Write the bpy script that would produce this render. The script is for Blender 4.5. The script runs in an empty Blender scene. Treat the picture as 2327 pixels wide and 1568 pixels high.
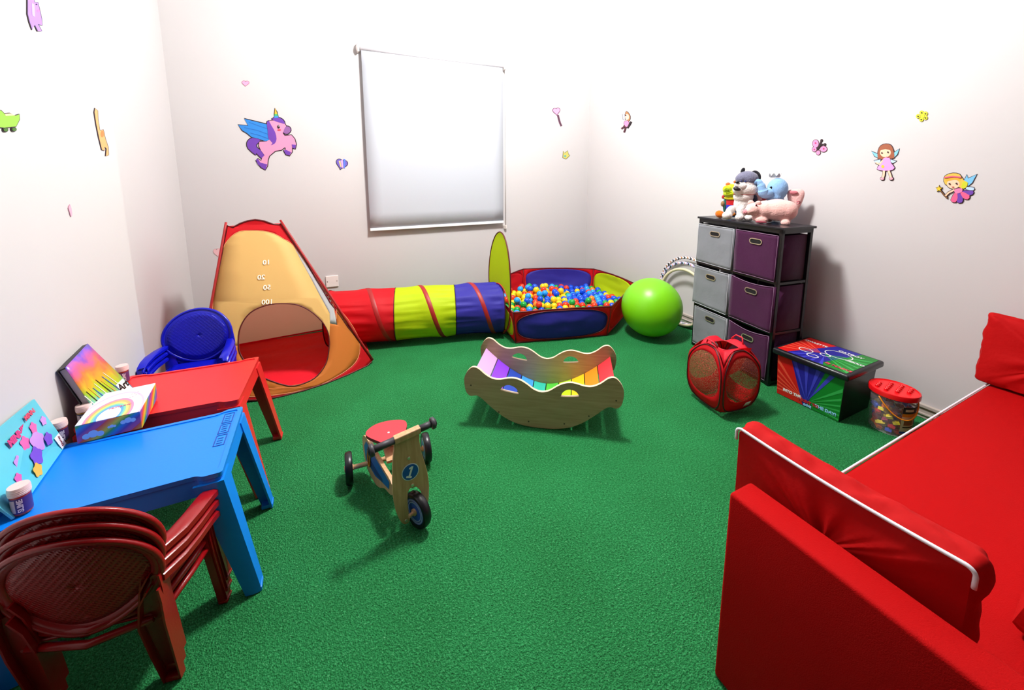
import bpy, bmesh, math, random
from mathutils import Vector, Matrix, noise
from mathutils.geometry import tessellate_polygon
random.seed(7)
C = bpy.context.scene.collection
sc = bpy.context.scene
PI = math.pi
# ------------------------------------------------------------------ camera model
RW = [[0.8989666, -0.0635563, 0.4333816], [-0.4380153, -0.1275485, 0.8898730], [-0.0012799, -0.9897939, -0.1425004]]
PX, PY, FL, HC = 1163.0, 524.0, 900.0, 1.5
CAMP = Vector((0, 0, HC))
def ray(px, py):
    c = (px - PX, py - PY, FL)
    return Vector([sum(RW[i][j] * c[j] for j in range(3)) for i in range(3)])
def onplane(px, py, p0, n):
    r = ray(px, py); n = Vector(n)
    t = ((Vector(p0) - CAMP).dot(n)) / r.dot(n)
    return CAMP + r * t
def onz(px, py, z): return onplane(px, py, (0, 0, z), (0, 0, 1))
cam = bpy.data.cameras.new('camera'); co = bpy.data.objects.new('camera', cam); C.objects.link(co)
m = Matrix(((RW[0][0], -RW[0][1], -RW[0][2], 0), (RW[1][0], -RW[1][1], -RW[1][2], 0), (RW[2][0], -RW[2][1], -RW[2][2], HC), (0, 0, 0, 1)))
co.matrix_world = m
cam.sensor_width = 36; cam.sensor_fit = 'HORIZONTAL'; cam.lens = FL / 2327 * 36
cam.shift_x = (1163.5 - PX) / 2327; cam.shift_y = -(784 - PY) / 2327
cam.clip_start = 0.02
sc.camera = co
# ------------------------------------------------------------------ materials
def lin(h):
    h = h.lstrip('#'); v = [int(h[i:i + 2], 16) / 255 for i in (0, 2, 4)]
    return [x / 12.92 if x <= .04045 else ((x + .055) / 1.055) ** 2.4 for x in v] + [1]
MC = {}
def mat(col, rough=.5, spec=.5, bump=0, bscale=40, bstretch=None, var=0, vscale=8, trans=0, alpha=1, metal=0, sheen=0, coat=0, trn=0):
    key = (col, rough, spec, bump, bscale, bstretch, var, vscale, trans, alpha, metal, sheen, coat, trn)
    if key in MC: return MC[key]
    M = bpy.data.materials.new('mat_' + col.strip('#')); M.use_nodes = True
    nt = M.node_tree; N = nt.nodes; L = nt.links; b = N['Principled BSDF']
    b.inputs['Base Color'].default_value = lin(col)
    b.inputs['Roughness'].default_value = rough
    b.inputs['Specular IOR Level'].default_value = spec
    b.inputs['Metallic'].default_value = metal
    b.inputs['Transmission Weight'].default_value = trans
    b.inputs['Alpha'].default_value = alpha
    b.inputs['Sheen Weight'].default_value = sheen
    b.inputs['Coat Weight'].default_value = coat
    tc = N.new('ShaderNodeTexCoord')
    if bump:
        mp = N.new('ShaderNodeMapping'); L.new(tc.outputs['Object'], mp.inputs['Vector'])
        if bstretch: mp.inputs['Scale'].default_value = bstretch
        n = N.new('ShaderNodeTexNoise'); n.inputs['Scale'].default_value = bscale; n.inputs['Detail'].default_value = 4
        L.new(mp.outputs[0], n.inputs['Vector'])
        bp = N.new('ShaderNodeBump'); bp.inputs['Strength'].default_value = bump; bp.inputs['Distance'].default_value = .01
        L.new(n.outputs['Fac'], bp.inputs['Height']); L.new(bp.outputs[0], b.inputs['Normal'])
    if var:
        n = N.new('ShaderNodeTexNoise'); n.inputs['Scale'].default_value = vscale; n.inputs['Detail'].default_value = 5
        mp = N.new('ShaderNodeMapping'); L.new(tc.outputs['Object'], mp.inputs['Vector']); L.new(mp.outputs[0], n.inputs['Vector'])
        if bstretch: mp.inputs['Scale'].default_value = bstretch
        mx = N.new('ShaderNodeMix'); mx.data_type = 'RGBA'
        c = lin(col); mx.inputs['A'].default_value = [x * (1 - var) for x in c[:3]] + [1]
        mx.inputs['B'].default_value = [min(1, x * (1 + var)) for x in c[:3]] + [1]
        L.new(n.outputs['Fac'], mx.inputs['Factor']); L.new(mx.outputs['Result'], b.inputs['Base Color'])
    if trn:
        o = N['Material Output']; t = N.new('ShaderNodeBsdfTranslucent'); t.inputs['Color'].default_value = lin(col)
        ms = N.new('ShaderNodeMixShader'); ms.inputs[0].default_value = trn
        L.new(b.outputs[0], ms.inputs[1]); L.new(t.outputs[0], ms.inputs[2]); L.new(ms.outputs[0], o.inputs['Surface'])
    MC[key] = M
    return M
def ramp_mat(name, build, rough=.45, coat=0):
    """material whose colour comes from a node function: build(N, L, texcoord_object) -> colour socket"""
    M = bpy.data.materials.new(name); M.use_nodes = True; nt = M.node_tree; N = nt.nodes; L = nt.links
    b = N['Principled BSDF']; b.inputs['Roughness'].default_value = rough; b.inputs['Coat Weight'].default_value = coat
    tc = N.new('ShaderNodeTexCoord'); L.new(build(N, L, tc.outputs['Object']), b.inputs['Base Color'])
    return M
def cramp(N, stops, interp='LINEAR'):
    r = N.new('ShaderNodeValToRGB'); r.color_ramp.interpolation = interp; e = r.color_ramp.elements
    while len(e) < len(stops): e.new(.5)
    for el, (p, c) in zip(e, stops): el.position = p; el.color = lin(c)
    return r
# ------------------------------------------------------------------ mesh helpers
def fr(bm, verts, faces, mi=0):
    vs = [bm.verts.new(v) for v in verts]
    for f in faces:
        try: g = bm.faces.new([vs[i] for i in f]); g.material_index = mi
        except ValueError: pass
    return vs
def box(bm, c, s, rz=0, mi=0, bev=0, rot=None, seg=2):
    b = bmesh.new(); bmesh.ops.create_cube(b, size=1)
    bmesh.ops.scale(b, vec=s, verts=b.verts)
    if bev: bmesh.ops.bevel(b, geom=b.edges[:], offset=bev, segments=seg, affect='EDGES', profile=.5)
    R = rot if rot is not None else Matrix.Rotation(rz, 3, 'Z')
    merge(bm, b, Matrix.Translation(c) @ R.to_4x4(), mi)
def merge(bm, b, M=None, mi=0):
    if M is not None: bmesh.ops.transform(b, matrix=M, verts=b.verts)
    mp = {v: bm.verts.new(v.co) for v in b.verts}
    for f in b.faces:
        try: g = bm.faces.new([mp[v] for v in f.verts]); g.material_index = mi; g.smooth = f.smooth
        except ValueError: pass
    b.free()
def sph(bm, c, r, rot=None, mi=0, seg=24, ring=16):
    b = bmesh.new(); bmesh.ops.create_uvsphere(b, u_segments=seg, v_segments=ring, radius=1)
    if not hasattr(r, '__len__'): r = (r, r, r)
    M = Matrix.Translation(c) @ ((rot or Matrix.Identity(3)).to_4x4()) @ Matrix.Diagonal((*r, 1))
    merge(bm, b, M, mi)
def frames(pts, closed=False):
    pts = [Vector(p) for p in pts]; n = len(pts); out = []; up = None
    for i, p in enumerate(pts):
        a = pts[(i - 1) % n] if (closed or i > 0) else p
        b = pts[(i + 1) % n] if (closed or i < n - 1) else p
        t = (b - a).normalized() if (b - a).length > 1e-9 else Vector((0, 0, 1))
        if up is None: up = Vector((0, 0, 1)) if abs(t.z) < .9 else Vector((1, 0, 0))
        x = up.cross(t)
        if x.length < 1e-6: x = Vector((1, 0, 0)).cross(t)
        x.normalize(); y = t.cross(x).normalized(); up = y
        out.append((p, x, y, t))
    return out
def tube(bm, pts, r, seg=8, closed=False, mi=0, cap=True):
    rs = r if hasattr(r, '__len__') else [r] * len(pts)
    rings = []
    for (p, x, y, t), rr in zip(frames(pts, closed), rs):
        rings.append([bm.verts.new(p + (x * math.cos(a) + y * math.sin(a)) * rr) for a in [2 * PI * k / seg for k in range(seg)]])
    n = len(rings)
    for i in range(n if closed else n - 1):
        A, B = rings[i], rings[(i + 1) % n]
        for k in range(seg):
            f = bm.faces.new((A[k], A[(k + 1) % seg], B[(k + 1) % seg], B[k])); f.material_index = mi; f.smooth = True
    if not closed and cap:
        f = bm.faces.new(rings[0][::-1]); f.material_index = mi
        f = bm.faces.new(rings[-1]); f.material_index = mi
def loft(bm, secs, mi=0, cap=True, smooth=True):
    rings = [[bm.verts.new(p) for p in s] for s in secs]
    n = len(rings[0])
    for A, B in zip(rings, rings[1:]):
        for k in range(n):
            f = bm.faces.new((A[k], A[(k + 1) % n], B[(k + 1) % n], B[k])); f.material_index = mi; f.smooth = smooth
    if cap:
        bm.faces.new(rings[0][::-1]).material_index = mi; bm.faces.new(rings[-1]).material_index = mi
def lathe(bm, prof, c=(0, 0, 0), seg=32, mi=0, cap=True):
    loft(bm, [[Vector(c) + Vector((r * math.cos(a), r * math.sin(a), z)) for a in [2 * PI * k / seg for k in range(seg)]] for r, z in prof], mi, cap)
def grid(bm, fn, nu, nv, cu=False, cv=False, mi=0):
    V = [[bm.verts.new(fn(i / (nu if cu else nu - 1), j / (nv if cv else nv - 1))) for j in range(nv)] for i in range(nu)]
    for i in range(nu if cu else nu - 1):
        for j in range(nv if cv else nv - 1):
            f = bm.faces.new((V[i][j], V[(i + 1) % nu][j], V[(i + 1) % nu][(j + 1) % nv], V[i][(j + 1) % nv])); f.smooth = True
            f.material_index = mi(i, j) if callable(mi) else mi
def smoothpoly(pts, n=4, closed=True):
    P = [Vector(p).to_3d() if len(p) == 2 else Vector(p) for p in pts]; out = []; N = len(P)
    rng = range(N) if closed else range(N - 1)
    for i in rng:
        if closed: a, b, c, d = P[i - 1], P[i], P[(i + 1) % N], P[(i + 2) % N]
        else: a, b, c, d = P[max(0, i - 1)], P[i], P[i + 1], P[min(N - 1, i + 2)]
        for k in range(n):
            t = k / n
            out.append(.5 * ((2 * b) + (c - a) * t + (2 * a - 5 * b + 4 * c - d) * t * t + (3 * b - a - 3 * c + d) * t ** 3))
    if not closed: out.append(P[-1])
    return out
def slab(bm, outer, holes, fn, th, mi=0, mside=None):
    """outer/holes: 2D loops; fn(x,y)->Vector; th: thickness vector. Solid plate of that outline."""
    loops = [[Vector((p[0], p[1], 0)) for p in l] for l in [outer] + list(holes)]
    tris = tessellate_polygon(loops)
    flat = [p for l in loops for p in l]
    A = [bm.verts.new(fn(p.x, p.y)) for p in flat]; B = [bm.verts.new(fn(p.x, p.y) + th) for p in flat]
    for t in tris:
        try:
            bm.faces.new([A[i] for i in t]).material_index = mi
            bm.faces.new([B[i] for i in reversed(t)]).material_index = mi
        except ValueError: pass
    o = 0
    for l in loops:
        n = len(l)
        for i in range(n):
            j = (i + 1) % n
            try: bm.faces.new((A[o + i], A[o + j], B[o + j], B[o + i])).material_index = mi if mside is None else mside
            except ValueError: pass
        o += n
def obj(name, bm, mats, parent=None, smooth=None, label=None, mods=()):
    bmesh.ops.recalc_face_normals(bm, faces=bm.faces)
    me = bpy.data.meshes.new(name); bm.to_mesh(me); bm.free()
    for mm in (mats if isinstance(mats, (list, tuple)) else [mats]): me.materials.append(mm)
    if smooth is not None:
        me.polygons.foreach_set('use_smooth', [smooth] * len(me.polygons))
        if smooth: me.set_sharp_from_angle(angle=math.radians(42))
    o = bpy.data.objects.new(name, me); C.objects.link(o)
    if parent: o.parent = parent
    if label: o['label'] = label
    for kind, kw in mods:
        md = o.modifiers.new(kind.lower(), kind)
        for k, v in kw.items(): setattr(md, k, v)
    return o
def thing(name, label, cat, loc=(0, 0, 0), rz=0, group=None):
    o = bpy.data.objects.new(name, None); C.objects.link(o); o.location = loc; o.rotation_euler = (0, 0, rz)
    o.empty_display_size = .05
    return tag(o, label, cat, group)
def tag(o, label, cat, group=None):
    o['label'] = label; o['category'] = cat
    if group: o['group'] = group
    return o
def struct(o, **k): o['kind'] = 'structure'; return o
def dup(root, loc, rz, label=None):
    r = root.copy(); C.objects.link(r); r.location = loc; r.rotation_euler = (0, 0, rz)
    if label: r['label'] = label
    for ch in list(root.children):
        c = ch.copy(); C.objects.link(c); c.parent = r
        for g in ch.children:
            d = g.copy(); C.objects.link(d); d.parent = c
    return r
NB = bmesh.new
def text_bm(s, size, ext=.0006, font_shear=0, bold=0):
    cu = bpy.data.curves.new('t', 'FONT'); cu.body = s; cu.size = size; cu.extrude = ext; cu.align_x = 'CENTER'; cu.align_y = 'CENTER'
    cu.shear = font_shear; cu.offset = bold; cu.resolution_u = 3
    o = bpy.data.objects.new('t', cu); C.objects.link(o)
    dg = bpy.context.evaluated_depsgraph_get(); me = bpy.data.meshes.new_from_object(o.evaluated_get(dg))
    bm = NB(); bm.from_mesh(me)
    bpy.data.objects.remove(o); bpy.data.curves.remove(cu); bpy.data.meshes.remove(me)
    return bm
def text_on(bm, s, size, origin, xdir, ydir, mi=0, ext=.0006, bold=0, mirror=False):
    x = Vector(xdir).normalized(); y = Vector(ydir).normalized(); z = x.cross(y).normalized(); y = z.cross(x)
    if mirror: x = -x
    M = Matrix(((x.x, y.x, z.x, origin[0]), (x.y, y.y, z.y, origin[1]), (x.z, y.z, z.z, origin[2]), (0, 0, 0, 1)))
    b = text_bm(s, size, ext, bold=bold); merge(bm, b, M, mi)

# ------------------------------------------------------------------ room
WX, BY, LX, LX2, LY, CZ, NY = 3.285, 4.4, -.955, -1.085, 2.86, 3.75, -1.7
wallm = mat('#cbc7c7', .75, .25, bump=.12, bscale=9, var=.015, vscale=2)
def quadbox(name, lo, hi, m):
    bm = NB(); box(bm, [(a + b) / 2 for a, b in zip(lo, hi)], [b - a for a, b in zip(lo, hi)]); return struct(obj(name, bm, m))
quadbox('wall_back', (LX2 - .3, BY, -.1), (WX + .2, BY + .15, CZ), wallm)
quadbox('wall_right', (WX, NY - .15, -.1), (WX + .15, BY, CZ), wallm)
quadbox('wall_near', (LX2 - .3, NY - .15, -.1), (WX, NY, CZ), mat('#38322e', .8))  # unseen wall behind the camera, made dark to lessen bounce light
quadbox('ceiling', (LX2 - .3, NY - .15, CZ), (WX + .2, BY + .15, CZ + .1), mat('#8f8c8b', .8))
bm = NB()  # left wall with the step towards the far corner
slab(bm, [(LX2 - .3, NY), (LX, NY), (LX, LY), (LX2, LY + .01), (LX2, BY), (LX2 - .3, BY)], [], lambda x, y: Vector((x, y, -.1)), Vector((0, 0, CZ + .1)))
struct(obj('wall_left', bm, wallm))
# dark double door added out of view to cut bounce off the left wall
dm = mat('#1e1410', .6, .3, var=.2, vscale=6, bstretch=(3, 3, .6))
for k, (y0, y1) in enumerate(((-1.5, -.31), (-.29, .95))):
    bm = NB(); box(bm, (LX + .02, (y0 + y1) / 2, 1.25), (.04, y1 - y0, 2.5), bev=.004)
    for z0, z1 in ((.15, 1.05), (1.2, 2.35)): box(bm, (LX + .042, (y0 + y1) / 2, (z0 + z1) / 2), (.012, y1 - y0 - .3, z1 - z0), bev=.004)
    d_ = struct(obj('door_%d' % (k + 1), bm, dm))
    bm = NB(); tube(bm, [(LX + .04, -.36 if k == 0 else -.24, 1.05), (LX + .09, -.36 if k == 0 else -.24, 1.05), (LX + .09, -.48 if k == 0 else -.12, 1.05)], .009, 8); obj('door_handle', bm, mat('#b8b8b8', .3, metal=.9), d_)
# artificial turf
def turf():
    M = bpy.data.materials.new('turf'); M.use_nodes = True; nt = M.node_tree; N = nt.nodes; L = nt.links; b = N['Principled BSDF']
    tc = N.new('ShaderNodeTexCoord')
    n1 = N.new('ShaderNodeTexNoise'); n1.inputs['Scale'].default_value = 130; n1.inputs['Detail'].default_value = 6; n1.inputs['Roughness'].default_value = .75
    n2 = N.new('ShaderNodeTexNoise'); n2.inputs['Scale'].default_value = 3.2; n2.inputs['Detail'].default_value = 3
    v = N.new('ShaderNodeTexVoronoi'); v.inputs['Scale'].default_value = 210; v.inputs['Randomness'].default_value = 1
    for n in (n1, n2, v): L.new(tc.outputs['Object'], n.inputs['Vector'])
    r = cramp(N, [(.30, '#0a5221'), (.45, '#1c8a46'), (.60, '#3bb066'), (.74, '#b4e6be')])
    L.new(n1.outputs['Fac'], r.inputs['Fac'])
    mx = N.new('ShaderNodeMix'); mx.data_type = 'RGBA'; mx.blend_type = 'MULTIPLY'; mx.inputs['Factor'].default_value = .5
    r2 = cramp(N, [(.3, '#c4d6c4'), (.7, '#ffffff')]); L.new(n2.outputs['Fac'], r2.inputs['Fac'])
    L.new(r.outputs[0], mx.inputs['A']); L.new(r2.outputs[0], mx.inputs['B']); L.new(mx.outputs['Result'], b.inputs['Base Color'])
    b.inputs['Roughness'].default_value = .8; b.inputs['Specular IOR Level'].default_value = .25
    ad = N.new('ShaderNodeMath'); ad.operation = 'ADD'; L.new(n1.outputs['Fac'], ad.inputs[0]); L.new(v.outputs['Distance'], ad.inputs[1])
    bp = N.new('ShaderNodeBump'); bp.inputs['Strength'].default_value = .9; bp.inputs['Distance'].default_value = .012
    L.new(ad.outputs[0], bp.inputs['Height']); L.new(bp.outputs[0], b.inputs['Normal'])
    return M
bm = NB(); box(bm, ((LX2 + WX) / 2 - .05, (NY + BY) / 2, -.05), (WX - LX2 + .4, BY - NY + .3, .1)); struct(obj('floor', bm, turf()))
# skirting
skm = mat('#b9aea5', .5)
for nm, lo, hi in (('baseboard_right', (WX - .016, NY, 0), (WX, BY, .085)), ('baseboard_back', (LX2, BY - .016, 0), (WX - .016, BY, .085)), ('baseboard_left', (LX, .96, 0), (LX + .014, LY, .03))):
    bm = NB(); box(bm, [(a + b) / 2 for a, b in zip(lo, hi)], [b - a for a, b in zip(lo, hi)], bev=.004)
    if nm == 'baseboard_right':
        box(bm, (WX - .013, (NY + BY) / 2, .08), (.026, BY - NY, .02), bev=.003)
        box(bm, (WX - .012, (NY + BY) / 2, .03), (.024, BY - NY, .012), bev=.003)
    struct(obj(nm, bm, skm))
# wall socket plate on back wall
t = thing('blank_socket_plate', 'small square white blank electrical plate low on back wall beside the tent', 'wall plate', (.072, BY, .40))
bm = NB(); box(bm, (0, -.008, 0), (.118, .016, .118), bev=.004); obj('plate', bm, mat('#efe6e2', .35), t)
for s in (-1, 1):
    bm = NB(); sph(bm, (s * .045, -.016, 0), (.005, .002, .005), seg=10, ring=6); obj('screw', bm, mat('#6b5650', .4, metal=.6), t)

# ------------------------------------------------------------------ roller blind
t = thing('roller_blind', 'white roller blind pulled down over the window on the back wall', 'blind', (1.235, BY, 1.82))
x0, x1, zt, zb = -.775, .775, .905, -.895
bm = NB()
grid(bm, lambda u, v: Vector((x0 + .008 + (x1 - x0 - .016) * u, -.055 - .006 * math.sin(v * PI), zb + (zt - zb) * v)), 12, 12)
obj('blind_fabric', bm, mat('#bcc0c8', .6, .3), t, mods=[('SOLIDIFY', dict(thickness=.002))])
bm = NB(); tube(bm, [(x0, -.045, zt), (x1, -.045, zt)], .024, 20); obj('roller_tube', bm, mat('#c9c6cc', .4), t)
bm = NB(); box(bm, (0, -.057, zb - .006), (x1 - x0 - .01, .012, .03), bev=.004); obj('bottom_bar', bm, mat('#f2f2f4', .35), t)
for s in (-1, 1):
    bm = NB(); box(bm, (s * .792, -.036, zt + .005), (.02, .072, .09), bev=.009)
    sph(bm, (s * .797, -.045, zt), (.016, .034, .034)); obj('bracket', bm, mat('#e9e0dc', .4), t, smooth=True)
bm = NB()
tube(bm, [(.80, -.05, zt), (.803, -.045, 0), (.803, -.045, -.98)], .0022, 6); tube(bm, [(.812, -.035, zt), (.812, -.035, -.98)], .0022, 6)
obj('pull_chain', bm, mat('#f0ebe8', .4), t)
bm = NB(); box(bm, (.808, -.02, -.97), (.03, .04, .05), bev=.008); obj('chain_tensioner', bm, mat('#e6ddd8', .4), t)
# ------------------------------------------------------------------ wooden rocker
def crop(pts, ox, oy, s): return [(ox + x / s, oy + y / s) for x, y in pts]
UP = Vector((0, 0, 1))
half = [(.0, .228), (.045, .240), (.085, .268), (.125, .291), (.165, .300), (.20, .297), (.245, .286), (.29, .287), (.335, .309), (.375, .342), (.405, .352), (.428, .342), (.452, .312), (.466, .272), (.462, .215), (.449, .180), (.425, .166), (.395, .172), (.365, .160), (.31, .112), (.24, .058), (.165, .021), (.085, .004), (.0, .0)]
outl = half + [(-x, z) for x, z in half[-2:0:-1]]
outl = [(p.x, p.y) for p in smoothpoly(outl, 3)]
def hole(cx, cz, w, h, tilt):
    pts = [(-w, -h), (w * .86, -h), (w, -h * .55), (w * .72, h * .45), (w * .2, h), (-w * .35, h), (-w * .85, h * .3), (-w * 1.06, -h * .5)]
    c, s = math.cos(tilt), math.sin(tilt)
    return [(q.x, q.y) for q in smoothpoly([(cx + x * c - y * s, cz + x * s + y * c) for x, y in pts], 3)]
def woodmat(a, b_, sc_=(2, 30, 30), nm='plywood'):
    def bd(N, L, co):
        mp = N.new('ShaderNodeMapping'); mp.inputs['Scale'].default_value = sc_; L.new(co, mp.inputs['Vector'])
        n = N.new('ShaderNodeTexNoise'); n.inputs['Scale'].default_value = 2.2; n.inputs['Detail'].default_value = 6; n.inputs['Distortion'].default_value = .6
        L.new(mp.outputs[0], n.inputs['Vector']); r = cramp(N, [(.3, a), (.7, b_)]); L.new(n.outputs['Fac'], r.inputs['Fac']); return r.outputs[0]
    return ramp_mat(nm, bd, .45, .15)
ply = woodmat('#9c8662', '#b09a76'); plyedge = mat('#e0c8a8', .5)
ang = math.radians(-35)
t = thing('wooden_rocker', 'curved plywood rocker boat with wavy sides and coloured slats in the middle of the turf', 'rocking toy', (1.1, 1.864, .006), ang)
TH = .018; DEP = .425
for k, y in enumerate((0, DEP)):
    bm = NB()
    hs = [hole(-.185, .232, .050, .021, -.16), hole(.165, .236, .048, .021, .1)]
    slab(bm, outl, hs, lambda x, z: Vector((x, y, z)), Vector((0, TH, 0)), 0, 1)
    sp = obj('side_panel', bm, [ply, plyedge], t, mods=[('BEVEL', dict(width=.003, segments=2, limit_method='ANGLE', angle_limit=.9))])
    for sx, sz in ((-.425, .235), (-.255, .078), (-.075, .035), (.135, .042), (.275, .105), (.425, .215)):
        bm = NB(); tube(bm, [(sx, y - .0015 if k == 0 else y + TH + .0015, sz), (sx, y + TH * .5, sz)], .0045, 10)
        obj('screw', bm, mat('#4a4038', .4, metal=.5), sp)
cols = ['#d9a6e0', '#8a3fe0', '#2747b0', '#3f9be8', '#2fb6a0', '#4fbf3c', '#b6e61a', '#f6c21c', '#f58a1c', '#e8323c']
def zc(s): return .042 + .235 * (abs(s) / .43) ** 1.75
for i in range(10):
    s0 = -.428 + .856 * i / 10 + .003; s1 = -.428 + .856 * (i + 1) / 10 - .003
    bm = NB()
    ns = 5; top = []; bot = []
    for k in range(ns):
        s = s0 + (s1 - s0) * k / (ns - 1); top.append((s, zc(s) + .006)); bot.append((s, zc(s) - .006))
    slab(bm, top + bot[::-1], [], lambda x, z: Vector((x, TH + .001, z)), Vector((0, DEP - TH - .002, 0)))
    nmc = ['lilac', 'purple', 'dark blue', 'light blue', 'teal', 'green', 'lime', 'yellow', 'orange', 'red'][i]
    obj('slat', bm, mat(cols[i], .4, coat=.2), t, label=nmc + ' painted slat')

# ------------------------------------------------------------------ plastic tables
def plastic(c, rough=.32): return mat(c, rough, .5, bump=.04, bscale=160)
def leg_ch(bm, top, bot, wt, wb, sx, sy, mi=0):
    """corner leg: L/C channel section between top and bottom centres; outer faces towards (sx, sy)"""
    secs = []
    for k in range(7):
        f = k / 6; c = Vector(top).lerp(Vector(bot), f); w = wt + (wb - wt) * f; th = .008
        P = [(0, 0), (0, -w), (-th, -w), (-th * 1.6, -w * .35), (-w * .35, -th * 1.6), (-w, -th), (-w, 0), (-w * .55, .004), (-w * .2, .003)]
        r = [(0 if False else x, y) for x, y in P]
        s = [c + Vector((sx * x, sy * y, 0)) for x, y in r]
        secs.append(s)
    loft(bm, secs, mi)
def table(name, label, col, cx, cy, W, D, H, rz, tray):
    t = thing(name, label, 'table', (cx, cy, 0), rz)
    m = plastic(col)
    w, d = W / 2, D / 2; n = .055; e = .014
    o = [(-w, -d), (-w + n, -d), (-w + n + .02, -d + e), (w - n - .02, -d + e), (w - n, -d), (w, -d), (w, d), (w - n, d), (w - n - .02, d - e), (-w + n + .02, d - e), (-w + n, d), (-w, d)]
    def rnd(o, r=.012):
        out = []
        for i, p in enumerate(o):
            a, b, c = Vector(o[i - 1]), Vector(p), Vector(o[(i + 1) % len(o)])
            q = b + (a - b).normalized() * min(r, (a - b).length * .45); s = b + (c - b).normalized() * min(r, (c - b).length * .45)
            for k in range(5):
                u = k / 4; v = q * (1 - u) ** 2 + b * 2 * u * (1 - u) + s * u * u; out.append((v.x, v.y))
        return out
    ro = rnd(o)
    bm = NB()
    inn = [(x * (1 - .016 / w), y * (1 - .016 / d)) for x, y in ro]
    slab(bm, ro, [], lambda x, y: Vector((x, y, H - .016)), Vector((0, 0, .012)))
    # raised rim
    slab(bm, ro, [inn], lambda x, y: Vector((x, y, H - .004)), Vector((0, 0, .004)))
    obj('tabletop', bm, m, t, mods=[('BEVEL', dict(width=.0025, segments=2, limit_method='ANGLE', angle_limit=.9))])
    bm = NB()
    def off(k): return [(x * (1 + k / w), y * (1 + k / d)) for x, y in rnd(o, .02)]
    loft(bm, [[Vector((x, y, H - .016)) for x, y in off(-.004)], [Vector((x, y, H - .075)) for x, y in off(.004)], [Vector((x, y, H - .075)) for x, y in off(-.001)], [Vector((x, y, H - .018)) for x, y in off(-.009)]], cap=False, smooth=False)
    obj('apron', bm, m, t)
    for sx in (-1, 1):
        for sy in (-1, 1):
            bm = NB()
            fl = .012 if sx < 0 else .078
            leg_ch(bm, (sx * (w + .002), sy * (d + .002), H - .03), (sx * (w + fl), sy * (d + .012), 0.004), .085, .05, sx, sy)
            box(bm, (sx * (w + fl - .022), sy * (d - .010), .012), (.046, .046, .018), bev=.004)
            obj('leg', bm, m, t, smooth=True)
    if tray:
        bm = NB(); dk = mat('#0b3f9e', .4)
        for y0, y1 in ((.0, .07), (.08, .145), (.155, .225)):
            yy0, yy1 = -y1 + .182, -y0 + .182
            loop = [(w - .060, yy0), (w - .024, yy0), (w - .024, yy1), (w - .060, yy1)]
            li = [(w - .057, yy0 + .003), (w - .027, yy0 + .003), (w - .027, yy1 - .003), (w - .057, yy1 - .003)]
            slab(bm, loop, [li], lambda x, y: Vector((x, y, H - .0045)), Vector((0, 0, .0022)))
            for q in range(3):
                box(bm, (w - .043, yy0 + .016 + q * .016, H - .0035), (.018, .003, .002))
        obj('pencil_tray', bm, dk, t, label='moulded pencil tray grooves')
    return t
table('plastic_table', 'blue plastic children table with pencil tray, nearest the camera on the left', '#0880ee', -.638, 1.735, .570, .425, .5, 0, True)
table('plastic_table', 'red plastic children table standing behind the blue table', '#dc2228', -.642, 2.262, .555, .455, .5, math.radians(-3.5), False)

# ------------------------------------------------------------------ plastic armchairs
def perfmat(col, dark, name, edge):
    M = bpy.data.materials.new(name); M.use_nodes = True; nt = M.node_tree; N = nt.nodes; L = nt.links; b = N['Principled BSDF']
    b.inputs['Base Color'].default_value = lin(col); b.inputs['Roughness'].default_value = .33
    tc = N.new('ShaderNodeTexCoord'); mp = N.new('ShaderNodeMapping'); mp.inputs['Rotation'].default_value = (0, .8, 0); L.new(tc.outputs['Object'], mp.inputs['Vector'])
    w1 = N.new('ShaderNodeTexWave'); w1.bands_direction = 'X'; w1.inputs['Scale'].default_value = 42; L.new(mp.outputs[0], w1.inputs['Vector'])
    w2 = N.new('ShaderNodeTexWave'); w2.bands_direction = 'Z'; w2.inputs['Scale'].default_value = 22; L.new(mp.outputs[0], w2.inputs['Vector'])
    mu = N.new('ShaderNodeMath'); mu.operation = 'MULTIPLY'; L.new(w1.outputs['Fac'], mu.inputs[0]); L.new(w2.outputs['Fac'], mu.inputs[1])
    gt = N.new('ShaderNodeMath'); gt.operation = 'GREATER_THAN'; gt.inputs[1].default_value = edge; L.new(mu.outputs[0], gt.inputs[0])
    tr = N.new('ShaderNodeBsdfTransparent'); mx = N.new('ShaderNodeMixShader'); L.new(gt.outputs[0], mx.inputs[0]); L.new(b.outputs[0], mx.inputs[1]); L.new(tr.outputs[0], mx.inputs[2])
    bp = N.new('ShaderNodeBump'); bp.inputs['Strength'].default_value = .5; bp.inputs['Distance'].default_value = .003; L.new(mu.outputs[0], bp.inputs['Height']); L.new(bp.outputs[0], b.inputs['Normal'])
    L.new(mx.outputs[0], N['Material Output'].inputs['Surface']); return M
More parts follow.
